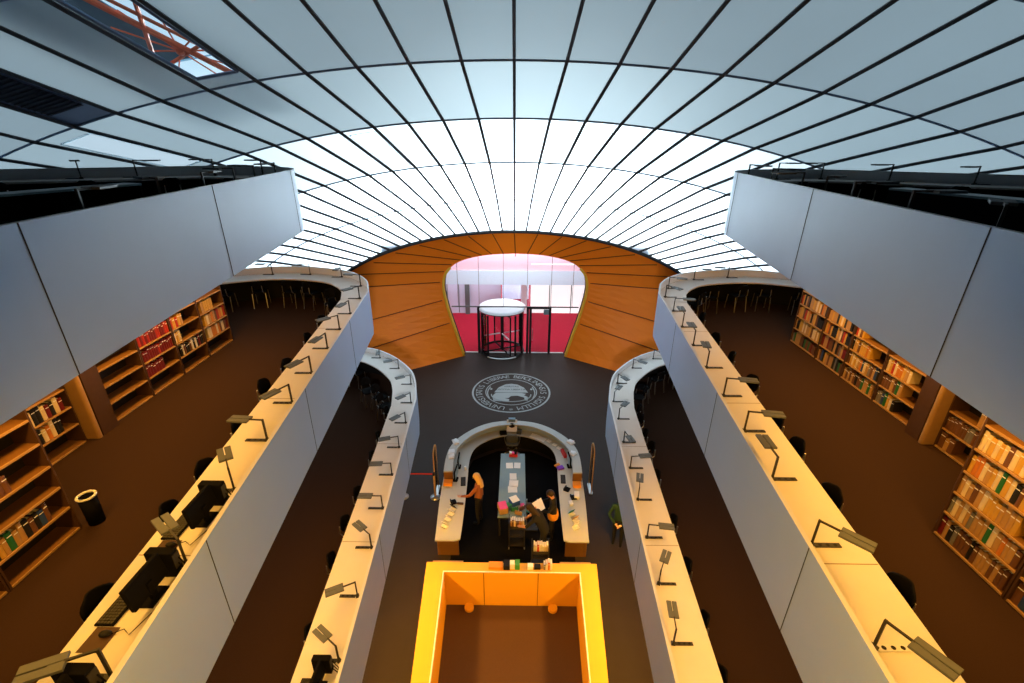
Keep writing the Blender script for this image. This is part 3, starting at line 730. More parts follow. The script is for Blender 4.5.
for row, pal, fr in ((0, DARK, .97), (1, DARK + ['tan', 'cream', 'tan', 'orange'], .97), (2, ['tan', 'ochre', 'tan', 'brown', 'black', 'cream'], .8), (3, WARM + ['green', 'blue', 'red'], .97), (4, ['ochre', 'ochre', 'cream', 'cream', 'black', 'ochre', 'tan', 'cream', 'brown'], .98)):
    fill(NX, *nb[0], 1, row, pal, fr, nw[0], 'books in the near right bookcases', (.042, .062), (.22, .28))
for row, pal, fr in ((0, MIX, .97), (1, MIX, .97), (2, WARM, .8), (3, WARM + ['green', 'red', 'blue'], .97), (4, WARM, .97)):
    fill(NX, *nb[1], 1, row, pal, fr, nw[1], 'books in the near right bookcases', (.055, .08), (.22, .28))
# left
LX = -7.08
lb = [(9.79, 10.75), (8.88, 9.78), (7.95, 8.87), (6.97, 7.94)]
lw = ['farthest left bookcase', 'second left bookcase from the far end', 'left bookcase full of maroon volumes', 'empty left bookcase against the pillar']
for (a, c), w in zip(lb, lw): bookcase(LX, a, c, -1, 'wooden bookcase on the middle gallery, ' + w)
g = 'books in the left bookcases'
fill(LX, *lb[0], -1, 1, WARM + ['maroon'], .85, lw[0], 'left books (far)', (.06, .09)); fill(LX, *lb[0], -1, 2, WARM + ['red', 'maroon'], .85, lw[0], 'left books (far)', (.06, .09)); fill(LX, *lb[0], -1, 3, WARM, .5, lw[0], 'left books (far)', (.06, .09), start=.4)
fill(LX, *lb[1], -1, 1, ['black', 'maroon', 'brown', 'white'], .9, lw[1], g, (.04, .065)); fill(LX, *lb[1], -1, 2, ['ochre', 'cream'], .3, lw[1], g, (.06, .09), far_first=False); fill(LX, *lb[1], -1, 3, ['ochre', 'cream', 'red', 'tan'], .5, lw[1], g, (.06, .09), far_first=False)
fill(LX, *lb[2], -1, 1, MAR, .6, lw[2], g, (.055, .08), far_first=False); fill(LX, *lb[2], -1, 2, MAR, .95, lw[2], g, (.045, .068)); fill(LX, *lb[2], -1, 3, MAR + ['red', 'red'], .95, lw[2], g, (.045, .068))
lab = 'recessed left bookcase beside the pillar'
bookcase(LX - .04, 5.5, 6.44, -1, 'wooden bookcase on the middle gallery, ' + lab)
fill(LX - .04, 5.5, 6.44, -1, 2, ['maroon', 'maroon', 'black', 'cream'], .9, lab, g, (.055, .08), far_first=False)
fill(LX - .04, 5.5, 6.44, -1, 1, ['black', 'brown', 'tan', 'cream', 'orange', 'grey'], .8, lab, g, (.055, .08), far_first=False)
nlb = [(3.63, 4.56), (2.7, 3.62)]
nlw = ['near left bookcase beside the waste bin', 'nearest left bookcase at the picture edge']
for (a, c), w in zip(nlb, nlw): bookcase(-5.59, a, c, -1, 'wooden bookcase on the middle gallery, ' + w)
fill(-5.59, *nlb[0], -1, 1, MIX + ['red'], .8, nlw[0], g, (.05, .07), (.2, .26), far_first=False)
fill(-5.59, *nlb[0], -1, 3, ['brown', 'maroon', 'brown'], .5, nlw[0], g, (.06, .08), (.2, .24), far_first=False)
fill(-5.59, *nlb[0], -1, 4, ['green', 'ochre', 'cream', 'red', 'white'], .5, nlw[0], g, (.06, .08), (.24, .28), far_first=False)
fill(-5.59, *nlb[1], -1, 3, ['brown', 'maroon', 'cream'], .9, nlw[1], g, (.06, .08), far_first=False)

for g_, mb_ in STUFF.items():
    tag(mb_.obj('books', [BM[c].materials[0] for c in sorted(BCOL)]), 'rows of small warm-toned books in the %s' % ('farthest left bookcase' if g_.startswith('left') else 'two farthest right bookcases'), 'books', kind='stuff')
# waste bin
wb = thing('waste_bin', 'black round waste bin with a white rim beside the near left bookcase', 'bin', (-5.49, 4.68, 3.5))
m = MB(); m.lathe([(.09, 0), (.1, .42), (.088, .42), (.075, .02)], n=28); m.obj('body', M['black'], wb, True)
m = MB(); m.tube([(.097 * cos(2 * PI * i / 32), .097 * sin(2 * PI * i / 32), .43) for i in range(32)], .016, 8, closed=True); m.obj('rim', M['rim'], wb, True)

# upper gallery low bookcases behind the desk
for sd, sg in SIDE.items():
    a, c = Vector((sg * 7.6, 6.3)), Vector((sg * 6.9, 8.8)); d = (c - a); L_ = d.length; ang = math.atan2(d.y, d.x)
    t = thing('low_bookcase', 'low dark bookcase with pale top on the top gallery at the %s' % sd, 'bookcase', ((a.x + c.x) / 2, (a.y + c.y) / 2, 6.62), ang, 'low bookcases on the top gallery')
    m = MB(); m.box((0, 0, .82), (L_, .42, .035)); m.obj('top_panel', M['bluegrey'], t)
    for s in (-1, 0, 1): m = MB(); m.box((s * (L_ / 2 - .02), 0, .4), (.03, .4, .8)); m.obj('side_panel', M['black'], t)
    for z in (.05, .42): m = MB(); m.box((0, 0, z), (L_, .38, .025)); m.obj('shelf', M['black'], t)
    m = MB(); m.box((0, .19 if sg < 0 else .19, .4), (L_, .015, .8)); m.obj('back_panel', M['black'], t)

# ------------------------------------------------------------------ reception
def shapepath(pts, n=8): return spline(pts, n)
ZW, ZL = FZ + .82, FZ + 1.2
LO = [(2.3, 12.3), (2.32, 13.05), (2.25, 13.62), (2.02, 14.17), (1.49, 14.8), (.86, 15.2), (.02, 15.38)]
LI = [(2.0, 12.3), (2.03, 13.05), (1.93, 13.7), (1.54, 14.35), (1.1, 14.72), (.62, 14.98), (.02, 15.09)]
WI = [(1.53, 12.4), (1.56, 13.4), (1.48, 13.93), (1.22, 14.35), (.87, 14.67), (.43, 14.87), (.02, 14.95)]
def sym(l): return [Vector((-p[0] + .04, p[1])) for p in l] 
def ushape(l):
    r = spline(l, 6); return r + [Vector((.04 - p.x, p.y)) for p in r[-2::-1]]
rd = thing('reception_desk', 'horseshoe reception desk with a raised outer ledge in the middle of the atrium', 'desk', (0, 0, FZ))
z0 = -FZ
def rel(z): return z - FZ
m = MB(); o_, i_ = ushape(LO), ushape(LI)
zt_, zb_ = rel(ZL), rel(ZL) - .05
m.grid([[(p.x, p.y, zt_) for p in o_], [(p.x, p.y, zt_) for p in i_]]); m.grid([[(p.x, p.y, zt_) for p in i_], [(p.x, p.y, zb_) for p in i_]]); m.grid([[(p.x, p.y, zb_) for p in o_], [(p.x, p.y, zt_) for p in o_]]); m.grid([[(p.x, p.y, zb_) for p in i_], [(p.x, p.y, zb_) for p in o_]])
m.add([(o_[0].x, o_[0].y, zt_), (i_[0].x, i_[0].y, zt_), (i_[0].x, i_[0].y, zb_), (o_[0].x, o_[0].y, zb_)], [(0, 1, 2, 3)]); m.add([(o_[-1].x, o_[-1].y, zt_), (i_[-1].x, i_[-1].y, zt_), (i_[-1].x, i_[-1].y, zb_), (o_[-1].x, o_[-1].y, zb_)], [(0, 1, 2, 3)])
m.obj('raised_ledge', M['recep'], rd)
# worktop: arms + arc
OW = [(2.2, 9.79), (2.205, 9.85), (2.21, 9.99), (2.3, 11.3), (2.34, 12.7), (2.27, 13.6), (2.02, 14.17), (1.49, 14.8), (.86, 15.2), (.02, 15.36)]
IW = [(1.66, 9.79), (1.53, 9.84), (1.49, 9.98), (1.5, 11.2), (1.53, 12.4), (1.56, 13.4), (1.42, 14.1), (1.0, 14.58), (.5, 14.85), (.02, 14.93)]
def pairs(a, c, n=40):
    A_, C_ = ushape(a), ushape(c); return A_, C_
A_, C_ = pairs(OW, IW); zt_, zb_ = rel(ZW), rel(ZW) - .045
m = MB()
m.grid([[(p.x, p.y, zt_) for p in A_], [(p.x, p.y, zt_) for p in C_]]); m.grid([[(p.x, p.y, zt_) for p in C_], [(p.x, p.y, zb_) for p in C_]]); m.grid([[(p.x, p.y, zb_) for p in A_], [(p.x, p.y, zt_) for p in A_]]); m.grid([[(p.x, p.y, zb_) for p in C_], [(p.x, p.y, zb_) for p in A_]])
for e in (0, -1):
    m.add([(A_[e].x, A_[e].y, zt_), (C_[e].x, C_[e].y, zt_), (C_[e].x, C_[e].y, zb_), (A_[e].x, A_[e].y, zb_)], [(0, 1, 2, 3)])
m.obj('worktop', M['recep'], rd)
# outer skirt below ledge and end panels
F_ = [(2.18, 10.0), (2.24, 11.3), (2.26, 12.7), (2.2, 13.6), (1.95, 14.13), (1.45, 14.73), (.84, 15.12), (.02, 15.28)]
f_ = ushape(F_); m = MB(); m.grid([[(p.x, p.y, z) for p in f_] for z in (0.01, rel(ZW) - .04)]); m.obj('front_panel', M['white'], rd); f2 = ushape([(p[0] - .06, p[1] - .03) for p in F_]); m = MB(); m.grid([[(p.x, p.y, z) for p in f2] for z in (0.01, rel(ZW) - .05)]); m.obj('inner_dark_sheet', M['ink'], rd)  # black sheet added inside: under-desk darkness put into its colour
lo2 = ushape([(2.26, 12.32), (2.28, 13.05), (2.21, 13.6), (1.98, 14.14), (1.46, 14.76), (.84, 15.16), (.02, 15.34)])
m = MB(); m.grid([[(p.x, p.y, z) for p in lo2] for z in (rel(ZW), rel(ZL) - .05)]); m.obj('ledge_panel', M['white'], rd)
for sg in (-1, 1):
    m = MB(); m.box((.02 + sg * 1.86, 10.03, .39), (.62, .05, .76)); m.obj('end_panel', M['wood'], rd)
    m = MB(); m.box((.02 + sg * 2.0, 10.3, .39), (.04, .5, .76)); m.obj('end_panel', M['wood'], rd)
    bx = MB(); bx.box((.02 + sg * 2.13, 12.32, rel(ZW) + .19), (.3, .03, .33)); bx.obj('ledge_end', M['wood'], rd)

# central worktable
wt = thing('work_table', 'blue-grey topped work table inside the reception horseshoe', 'table', (.01, 12.25, FZ))
m = MB(); m.box((0, 0, .79), (.86, 3.1, .035)); m.obj('tabletop', M['bluegrey'], wt, bevel=.005)
for a in (-1, 1):
    for c in (-1, 1): m = MB(); m.box((a * .38, c * 1.48, .39), (.05, .05, .77)); m.obj('leg', M['dark'], wt)
m = MB(); m.box((0, 0, .72), (.78, 2.98, .08)); m.obj('apron', M['dark'], wt)

def flat(name, label, cat, pts, z, mt, h=.004, group=None):
    cx = sum(p[0] for p in pts) / len(pts); cy = sum(p[1] for p in pts) / len(pts)
    m = MB(); m.prism([(p[0] - cx, p[1] - cy) for p in pts], 0, h); o = m.obj(name, M[mt]); o.location = (cx, cy, z); return tag(o, label, cat, group)
def rect(x, y, w, d, a=0):
    c, s = cos(a), sin(a); return [(x + c * u - s * v, y + s * u + c * v) for u, v in ((-w / 2, -d / 2), (w / 2, -d / 2), (w / 2, d / 2), (-w / 2, d / 2))]
TZ = FZ + .8085
flat('paper_sheet', 'white paper sheet with a grey print, far left on the work table', 'paper', rect(-.10, 13.12, .24, .3, .05), TZ, 'paper')
flat('paper_sheet', 'white paper sheet, far right of the pair on the work table', 'paper', rect(.17, 13.13, .22, .3, -.04), TZ, 'paper')
flat('paper_sheet', 'white paper sheet in the middle of the work table, topmost of three', 'paper', rect(.03, 12.55, .23, .32, .03), TZ, 'paper')
flat('paper_sheet', 'white paper sheet, centre of the three on the work table', 'paper', rect(.05, 12.2, .3, .32, -.05), TZ, 'paper')
flat('paper_sheet', 'white paper sheet, nearest of the three on the work table', 'paper', rect(.02, 11.92, .3, .3, .04), TZ, 'paper')
# pen tray at the far end
t = thing('pen_tray', 'dark tray with pink and white cards at the far end of the work table', 'tray', (.03, 13.68, TZ))
m = MB(); m.box((0, 0, .05), (.3, .16, .1)); m.obj('tray', M['redc'], t)
for k, c in enumerate(('paper', 'pinkc', 'black')):
    m = MB(); m.box((-.1 + .09 * k, 0, .12), (.08, .1, .06)); m.obj('card', M[c], t)
def box_thing(name, label, cat, c, d, rz, mt, lid=None, group=None):
    t = thing(name, label, cat, (c[0], c[1], c[2]), rz, group)
    m = MB(); m.box((0, 0, d[2] / 2), d); m.obj('body', M[mt], t, bevel=.004)
    if lid: m = MB(); m.box((0, 0, d[2] + .006), (d[0] * .96, d[1] * .96, .012)); m.obj('lid', M[lid], t)
    return t
box_thing('carton', 'brown box with pink lid on the near left corner of the work table', 'box', (-.27, 10.98, TZ), (.26, .34, .2), .3, 'woodl', 'pinkc')
box_thing('carton', 'dark blue box with white lid near the middle of the work table end', 'box', (.08, 11.3, TZ), (.26, .28, .16), .5, 'blue', 'paper')
box_thing('carton', 'teal box between the pink-lidded and blue boxes on the work table', 'box', (-.1, 11.1, TZ), (.16, .16, .12), .8, 'teal', 'green')
box_thing('carton', 'small pink box at the near right of the work table', 'box', (.33, 11.15, TZ), (.12, .12, .08), .2, 'pinkc', 'pinkc')
for k, (x, y, c, a) in enumerate(((-.02, 10.95, 'green', .2), (.1, 10.85, 'tan', -.3), (.22, 10.95, 'brown', .6))):
    o = bpy.data.objects.new('book', BM[c]); COL.objects.link(o); o.location = (x, y, TZ + .05); o.scale = (.16, .035, .22); o.rotation_euler = (0, PI / 2, a)
    tag(o, '%s book lying flat on the near end of the work table' % c, 'book', 'books on the work table')

# book carts
def cart(x, y, w, d, h, label, nb, pal):
    t = thing('book_cart', label, 'cart', (x, y, FZ))
    for a in (-1, 1):
        m = MB(); m.box((a * w / 2, 0, h / 2 + .06), (.025, d, h - .06)); m.obj('side_panel', M['dark'], t)
    for z in (.14, .5, h - .2):
        m = MB(); m.box((0, 0, z), (w, d, .02)); m.obj('shelf', M['dark'], t)
    for a in (-1, 1):
        for c in (-1, 1):
            m = MB(); m.cyl((a * w / 2 - .015, c * d * .4, .05), (a * w / 2 + .015, c * d * .4, .05), .05, 12); m.obj('caster', M['steel'], t)
    p = -w / 2 + .04; i = 0
    while p < w / 2 - .06 and i < nb:
        bw_ = random.uniform(.035, .055); c = random.choice(pal)
        o = bpy.data.objects.new('book', BM[c]); COL.objects.link(o); o.location = (x + p + bw_ / 2, y, FZ + h - .185); o.scale = (.17, bw_, random.uniform(.19, .25)); o.rotation_euler = (0, 0, PI / 2)
        tag(o, '%s book standing on the %s, %s from the left' % (c, 'nearer book cart' if x > .5 else 'farther book cart', ORD[i]), 'book', 'books on the carts'); p += bw_ + .004; i += 1
cart(.16, 10.42, .46, .36, 1.0, 'dark book cart with tan books at the near end of the work table', 9, ['tan', 'orange', 'tan', 'brown', 'cream'])
cart(.82, 9.64, .46, .34, .88, 'low dark book cart with pale-edged books, nearest the yellow box', 9, ['white', 'cream', 'red', 'blue', 'white', 'green'])

# equipment on the horseshoe
def screen(x, y, z, rz, label, w=.46):
    t = thing('monitor', label, 'monitor', (x, y, z), rz, 'reception monitors')
    m = MB(); m.rbox((0, 0, .01), (.16, .24, .02), .04); m.obj('base', M['black'], t)
    m = MB(); m.cyl((0, 0, .01), (.02, 0, .2), .025, 8); m.obj('stand', M['black'], t)
    m = MB(); m.box((-.02, 0, .3), (.05, w, .32)); c = m.obj('screen_case', M['black'], t, bevel=.01)
    m = MB(); m.box((-.047, 0, .3), (.004, w - .04, .28)); m.obj('screen', M['bluegrey'], c)
screen(-1.86, 13.0, ZW, PI, 'black monitor on the left curve of the reception desk, farther one')
screen(-1.88, 12.35, ZW, PI - .1, 'black monitor on the left of the reception desk, nearer one')
screen(1.98, 13.1, ZW, 0.1, 'black monitor on the right of the reception desk')
screen(-.04, 15.02, ZW, PI / 2 - PI, 'monitor at the far centre of the reception desk') if False else None
def kbd(x, y, z, rz, label):
    t = thing('keyboard', label, 'keyboard', (x, y, z), rz, 'keyboards')
    m = MB(); m.box((0, 0, .01), (.16, .42, .02)); m.obj('case', M['black'], t)
    m = MB()
    for r in range(4):
        for c in range(11): m.box((-.055 + .034 * r, -.18 + .036 * c, .022), (.026, .028, .008))
    m.obj('keys', M['dark'], t)
kbd(-1.62, 12.25, ZW, .1, 'black keyboard on the left of the reception desk')
kbd(1.7, 12.42, ZW, -.05, 'black keyboard on the right of the reception desk')
def phone(x, y, z, rz, label):
    t = thing('telephone', label, 'telephone', (x, y, z), rz, 'telephones')
    m = MB(); m.prism([(-.09, -.1), (.09, -.1), (.09, .1), (-.09, .1)], 0, .04); m.obj('body', M['black'], t, bevel=.01)
    m = MB(); m.tube([(-.07, -.1, .06), (-.07, -.06, .075), (-.07, .06, .075), (-.07, .1, .06)], .022, 8); m.obj('handset', M['ink'], t, True)
phone(-1.82, 11.28, ZW, .4, 'black telephone on the left arm of the reception desk')
phone(1.78, 11.92, ZW, -.5, 'black telephone on the right arm of the reception desk')
phone(1.95, 11.55, ZW, .2, 'black telephone beside the white box on the right arm')
box_thing('card_box', 'white card box on the right arm of the reception desk', 'box', (2.06, 11.62, ZW), (.16, .26, .1), -.1, 'paper', None)
box_thing('card_box', 'small cream card box nearest the telephone on the right arm', 'box', (1.84, 11.28, ZW), (.12, .16, .07), .2, 'paper', None)
flat('stapler', 'dark stapler on the left arm of the reception desk', 'stapler', rect(-1.6, 11.22, .2, .05, -.1), ZW, 'woodd', .05)
for i, (x, y, c, sg) in enumerate(((-1.80, 10.98, 'ink', -1), (-1.84, 10.78, 'paper', -1), (-1.9, 10.55, 'hallwall', -1), (-1.96, 10.28, 'paper', -1), (1.82, 10.82, 'teal', 1), (1.92, 10.58, 'woodl', 1), (1.88, 10.3, 'paper', 1))):
    w = {-1: 'left', 1: 'right'}[sg]; k = i if i < 4 else i - 4
    t = thing('leaflet_stand', '%s leaflet stand on the %s arm, %s from the far end' % ({'ink': 'black', 'paper': 'white', 'hallwall': 'lilac', 'teal': 'teal', 'woodl': 'tan'}[c], w, ORD[k]), 'leaflet stand', (x, y, ZW), sg * .5)
    m = MB(); R_ = Matrix.Rotation(.5, 3, 'X'); m.box((0, .03, .1), (.18, .012, .22), mtx=R_); m.obj('leaflet', M[c], t)
    m = MB(); m.box((0, 0, .02), (.19, .12, .03)); m.obj('base', M['rim'], t)
flat('paper_sheet', 'white paper pile on the right curve of the reception desk, left one', 'paper', rect(.84, 14.86, .34, .26, -.5), ZW, 'paper', .015)
flat('paper_sheet', 'white paper pile on the right curve of the reception desk, right one', 'paper', rect(1.1, 14.68, .3, .24, -.6), ZW, 'paper', .012)
for i, (x, y) in enumerate(((1.42, 14.63), (1.62, 14.4), (1.76, 14.2))):
    flat('note_card', 'small white card under the ledge on the right curve, %s from the centre' % ORD[i], 'card', rect(x - .06, y - .08, .16, .12, -.7), ZW, 'paper', .03)
flat('folder', 'red folder leaning under the ledge on the right curve', 'folder', rect(1.84, 13.75, .1, .4, .25), ZW, 'redc', .12)
flat('toy', 'purple and orange ribbon heap on the right curve of the desk', 'ribbon', rect(1.66, 12.98, .22, .16, .4), ZW, 'purple', .06)
flat('ribbon', 'orange ribbon beside the purple one on the right curve', 'ribbon', rect(1.56, 13.14, .2, .1, .7), ZW, 'orangec', .04)
flat('cup', 'small white cup beside the left monitor', 'cup', [( -1.62 + .04 * cos(k), 12.9 + .04 * sin(k)) for k in [i * .785 for i in range(8)]], ZW, 'paper', .1)
for i, (x, y, sc) in enumerate(((-2.13, 13.3, 1), (-2.1, 13.05, .8), (-2.06, 13.9, 1.1), (2.1, 13.95, 1), (2.1, 13.3, .8))):
    t = thing('leaflet_stack', 'stack of white leaflets on the raised ledge at the %s, %s' % ('left' if x < 0 else 'right', 'farther' if y > 13.5 else ('nearer' if y > 13.2 else 'nearest')), 'leaflets', (x, y, ZL), .2 * i)
    m = MB(); m.box((0, 0, .02 * sc), (.2, .26 * sc, .04 * sc)); m.obj('sheets', M['paper'], t)
    m = MB(); m.box((.02, .02, .04 * sc + .01), (.16, .2 * sc, .02), .3); m.obj('top_sheet', M['rim'], t)
flat('box_brown', 'brown tray at the left end of the raised ledge', 'tray', rect(-2.1, 12.12, .28, .2, 0), ZW, 'orangec', .12)
flat('box_brown', 'amber tray at the right end of the raised ledge', 'tray', rect(2.12, 12.1, .26, .2, 0), ZW, 'orangec', .12)
for o in list(COL.objects):
    if o.name.startswith('box_brown'): o.name = 'letter_tray'
    if o.name == 'toy': o.name = 'ribbon'
# self-check terminal at the far centre, with swivel chair
t = thing('till_terminal', 'white desk terminal with black screen at the far centre of the reception desk', 'terminal', (-.04, 15.1, ZW))
R_ = Matrix.Rotation(-.7, 3, 'X'); m = MB(); m.box((0, .08, .26), (.4, .14, .46), mtx=R_); m.obj('case', M['paper'], t, bevel=.01)
m = MB(); m.ell((0, .03, .3), (.12, .08, .1)); m.obj('screen', M['ink'], t, True)
m = MB(); m.box((0, .0, .58), (.26, .14, .12)); m.obj('printer_head', M['bluegrey'], t)
box_thing('label_printer', 'black label printer left of the white terminal', 'printer', (-.37, 14.98, ZW), (.26, .16, .12), .2, 'black')
box_thing('label_printer', 'grey label printer right of the white terminal', 'printer', (.24, 15.05, ZW), (.18, .16, .16), -.2, 'lamp')
ch = thing('swivel_chair', 'grey swivel office chair at the far centre inside the horseshoe', 'chair', (-.02, 14.93, FZ), -PI / 2)
m = MB(); m.rbox((0, 0, .5), (.48, .48, .08), .1); m.obj('seat', M['lamp'], ch, bevel=.02)
m = MB(); rows = [[(.24 + .03 * v - .05 * u * u, .24 * u * (1 - .3 * abs(2 * v - 1) ** 3), .62 + .36 * v) for u in [k / 4 - 1 for k in range(9)]] for v in [i / 6 for i in range(7)]]
m.grid(rows); o = m.obj('backrest', M['lamp'], ch, True); md = o.modifiers.new('s', 'SOLIDIFY'); md.thickness = .05
m = MB(); m.cyl((0, 0, .1), (0, 0, .47), .03, 10); m.obj('column', M['dark'], ch)
for k in range(5):
    a = 2 * PI * k / 5; m = MB(); m.cyl((0, 0, .1), (.28 * cos(a), .28 * sin(a), .06), .02, 6); m.ell((.28 * cos(a), .28 * sin(a), .035), (.035, .035, .035)); m.obj('base_arm', M['steel'], ch)
for s in (-1, 1):
    m = MB(); m.tube([(.1, s * .25, .5), (.1, s * .29, .7), (-.12, s * .29, .7)], .018, 6); m.obj('armrest', M['steel'], ch)
# display stand (easel) right of the work table
st = thing('document_stand', 'teal wire document stand beside the right of the work table', 'stand', (.62, 11.1, FZ))
m = MB(); m.box((0, 0, .78), (.34, .3, .03)); m.obj('shelf', M['teal'], st)
for a in (-1, 1):
    m = MB(); m.cyl((a * .16, 0, 0), (a * .16, 0, 1.15), .015, 6); m.obj('post', M['steel'], st)
m = MB(); m.box((.0, 0, .04), (.4, .3, .04)); m.obj('base', M['dark'], st)
# gates between desk ends and yellow box
for sg, w in ((-1, 'left'), (1, 'right')):
    t = thing('swing_gate', 'low wooden gate panel between the %s desk arm and the yellow box' % w, 'gate', (.02 + sg * 1.71, 9.09, FZ), 0, 'reception gates')
    m = MB(); m.box((0, 0, .4), (.8, .045, .74)); m.obj('panel', M['yellow'], t)
    m = MB(); m.box((0, 0, .785), (.82, .06, .03)); m.obj('top_rail', M['woodl'], t)
    for a in (-1, 1): m = MB(); m.cyl((a * .34, 0, 0), (a * .34, 0, .06), .02, 8); m.obj('foot', M['steel'], t)

# yellow box (low walled enclosure)
yb = thing('walled_enclosure', 'large yellow walled enclosure with broad flat tops in front of the reception', 'enclosure', (0, 0, FZ))
ox0, ox1, ix0, ix1, yf, yi_, yn, hh = -2.17, 2.21, -1.69, 1.74, 8.72, 8.42, 3.4, 1.2
def wall_box(x0, x1, y0, y1, name):
    m = MB(); m.box(((x0 + x1) / 2, (y0 + y1) / 2, hh / 2), (x1 - x0, y1 - y0, hh)); return m.obj(name, M['yellow'], yb)
def wall_poly(pts, name):
    m = MB(); m.prism(pts, 0, hh); return m.obj(name, M['yellow'], yb)
tl = lambda x0, k, y: x0 + k * (yf - y)            # the enclosure narrows towards the stairs
OL, IL, IR, OR = (lambda y: tl(-2.17, .069, y)), (lambda y: tl(-1.69, .041, y)), (lambda y: tl(1.745, -.043, y)), (lambda y: tl(2.21, -.072, y))
w1 = wall_poly([(OL(yi_), yi_), (OR(yi_), yi_), (OR(yf), yf), (OL(yf), yf)], 'far_wall')
wall_poly([(OL(yn), yn), (IL(yn), yn), (IL(yi_), yi_), (OL(yi_), yi_)], 'side_wall')
wall_poly([(IR(yn), yn), (OR(yn), yn), (OR(yi_), yi_), (IR(yi_), yi_)], 'side_wall')
wall_poly([(OL(yn - .3), yn - .3), (OR(yn - .3), yn - .3), (OR(yn), yn), (OL(yn), yn)], 'near_wall')
for x in (-.68, .70):
    m = MB(); m.box((x, yi_ - .002, hh / 2), (.012, .008, hh - .02)); m.obj('joint', M['darkgap'], w1)
m = MB(); m.prism([(IL(yi_) - .03, yi_), (IR(yi_) + .03, yi_), (IR(yi_) + .03, yi_ + .03), (IL(yi_) - .03, yi_ + .03)], hh, hh + .012)
m.prism([(IL(yn) - .03, yn), (IL(yn), yn), (IL(yi_), yi_), (IL(yi_) - .03, yi_)], hh, hh + .012); m.prism([(IR(yn), yn), (IR(yn) + .03, yn), (IR(yi_) + .03, yi_), (IR(yi_), yi_)], hh, hh + .012); m.obj('edge_strip', M['rim'], yb)
for x in (-1.07, 1.10):
    m = MB(); m.cyl((x, yi_ - .1, .0), (x, yi_ - .1, .09), .12, 20); m.obj('uplight', M['yellow'], yb)
m = MB(); m.prism([(IL(yn), yn), (IR(yn), yn), (IR(yi_), yi_), (IL(yi_), yi_)], FZ, FZ + .012); struct(m.obj('floor_enclosure', mat('warm_carpet', (.085, .045, .028), .95, var=.14, scale=40)))
# things on the far wall top
ZT = FZ + hh
flat('document_tray', 'orange document tray on the yellow enclosure top, leftmost', 'tray', rect(-.38, 8.6, .36, .18), ZT, 'orangec', .08)
flat('file_box', 'black file box on the yellow enclosure top beside the orange tray', 'box', rect(-.1, 8.6, .16, .2), ZT, 'ink', .14)
flat('notepad', 'white notepad on the yellow enclosure top', 'notepad', rect(.04, 8.6, .12, .14), ZT, 'paper', .16)
flat('file_box', 'green file box on the yellow enclosure top', 'box', rect(.17, 8.6, .12, .18), ZT, 'green', .16)
flat('file_box', 'pale mint box on the yellow enclosure top', 'box', rect(.5, 8.58, .14, .12), ZT, 'hallwhite', .1)
flat('file_box', 'low black box on the yellow enclosure top', 'box', rect(.68, 8.58, .16, .12), ZT, 'ink', .08)
for i, (c, h) in enumerate((('grey', .16), ('white', .2), ('orange', .24), ('white', .22))):
    o = bpy.data.objects.new('book', BM[c]); COL.objects.link(o); o.location = (.86 + .055 * i, 8.6, ZT); o.scale = (.16, .05, h); o.rotation_euler = (0, 0, PI / 2)
    tag(o, '%s book upright on the yellow enclosure top, %s from the left' % (c, ORD[i]), 'book', 'books on the enclosure top')

# security posts and belt barrier
for (x, y, lab) in ((-2.60, 12.72, 'tall slim bowed security post left of the reception desk'), (2.72, 12.9, 'tall slim bowed security post right of the reception desk')):
    t = thing('security_post', lab, 'post', (x, y, FZ), PI / 2)
    m = MB(); pts_ = [(-.26, 0, .03)] + [(-.26 * cos(PI * i / 10), 0, 1.62 + .26 * sin(PI * i / 10)) for i in range(11)] + [(.26, 0, .03)]
    m.tube(pts_, .022, 8); m.obj('hoop', M['tan'], t, True)
    m = MB(); m.box((0, 0, 1.0), (.46, .012, 1.5)); m.obj('panel', M['doorglass'], t)
    m = MB(); m.rbox((0, 0, .02), (.56, .12, .04), .05); m.obj('base', M['steel'], t)
def belt_post(x, y, lab):
    t = thing('belt_post', lab, 'post', (x, y, FZ), 0, 'barrier posts')
    m = MB(); m.lathe([(.17, 0), (.17, .015), (.05, .05), (.028, .07)], n=20); m.obj('base', M['steel'], t, True)
    m = MB(); m.cyl((0, 0, .05), (0, 0, 1.0), .03, 12); m.obj('pole', M['tan'], t, True)
    m = MB(); m.cyl((0, 0, .93), (0, 0, 1.05), .04, 12); m.obj('head', M['dark'], t, True)
belt_post(-2.62, 12.42, 'barrier post at the reception end of the red belt')
belt_post(-3.7, 12.42, 'barrier post half hidden by the lowest left gallery')
m = MB(); m.box((-3.16, 12.42, FZ + .98), (1.01, .006, .055)); tag(m.obj('barrier_belt', M['red']), 'red belt stretched between the two barrier posts', 'belt')

# ------------------------------------------------------------------ people (skin-modifier bodies, joints posed per person)
def hand_chain(w, d, up, side, s, curl):
    """returns list of (point, radius) chains: palm end then five fingers; w wrist, d pointing direction"""
    d = d.normalized(); side = side.normalized(); n = d.cross(side).normalized()
    palm = w + d * .085 * s
    chains = []
    for k, (o, L) in enumerate(((-.033, .066), (-.011, .078), (.011, .074), (.033, .058))):
        b0 = palm + side * o * s; p1 = b0 + (d * cos(curl) + n * sin(curl)) * L * .5 * s; p2 = p1 + (d * cos(2 * curl) + n * sin(2 * curl)) * L * .5 * s
        chains.append([(b0, .0105 * s), (p1, .0095 * s), (p2, .008 * s)])
    t0 = w + d * .03 * s + side * -.035 * s
    chains.append([(t0, .012 * s), (t0 + (d * .6 - side * .8) * .035 * s, .0105 * s), (t0 + (d * .95 - side * .7) * .062 * s, .009 * s)])
    return palm, chains
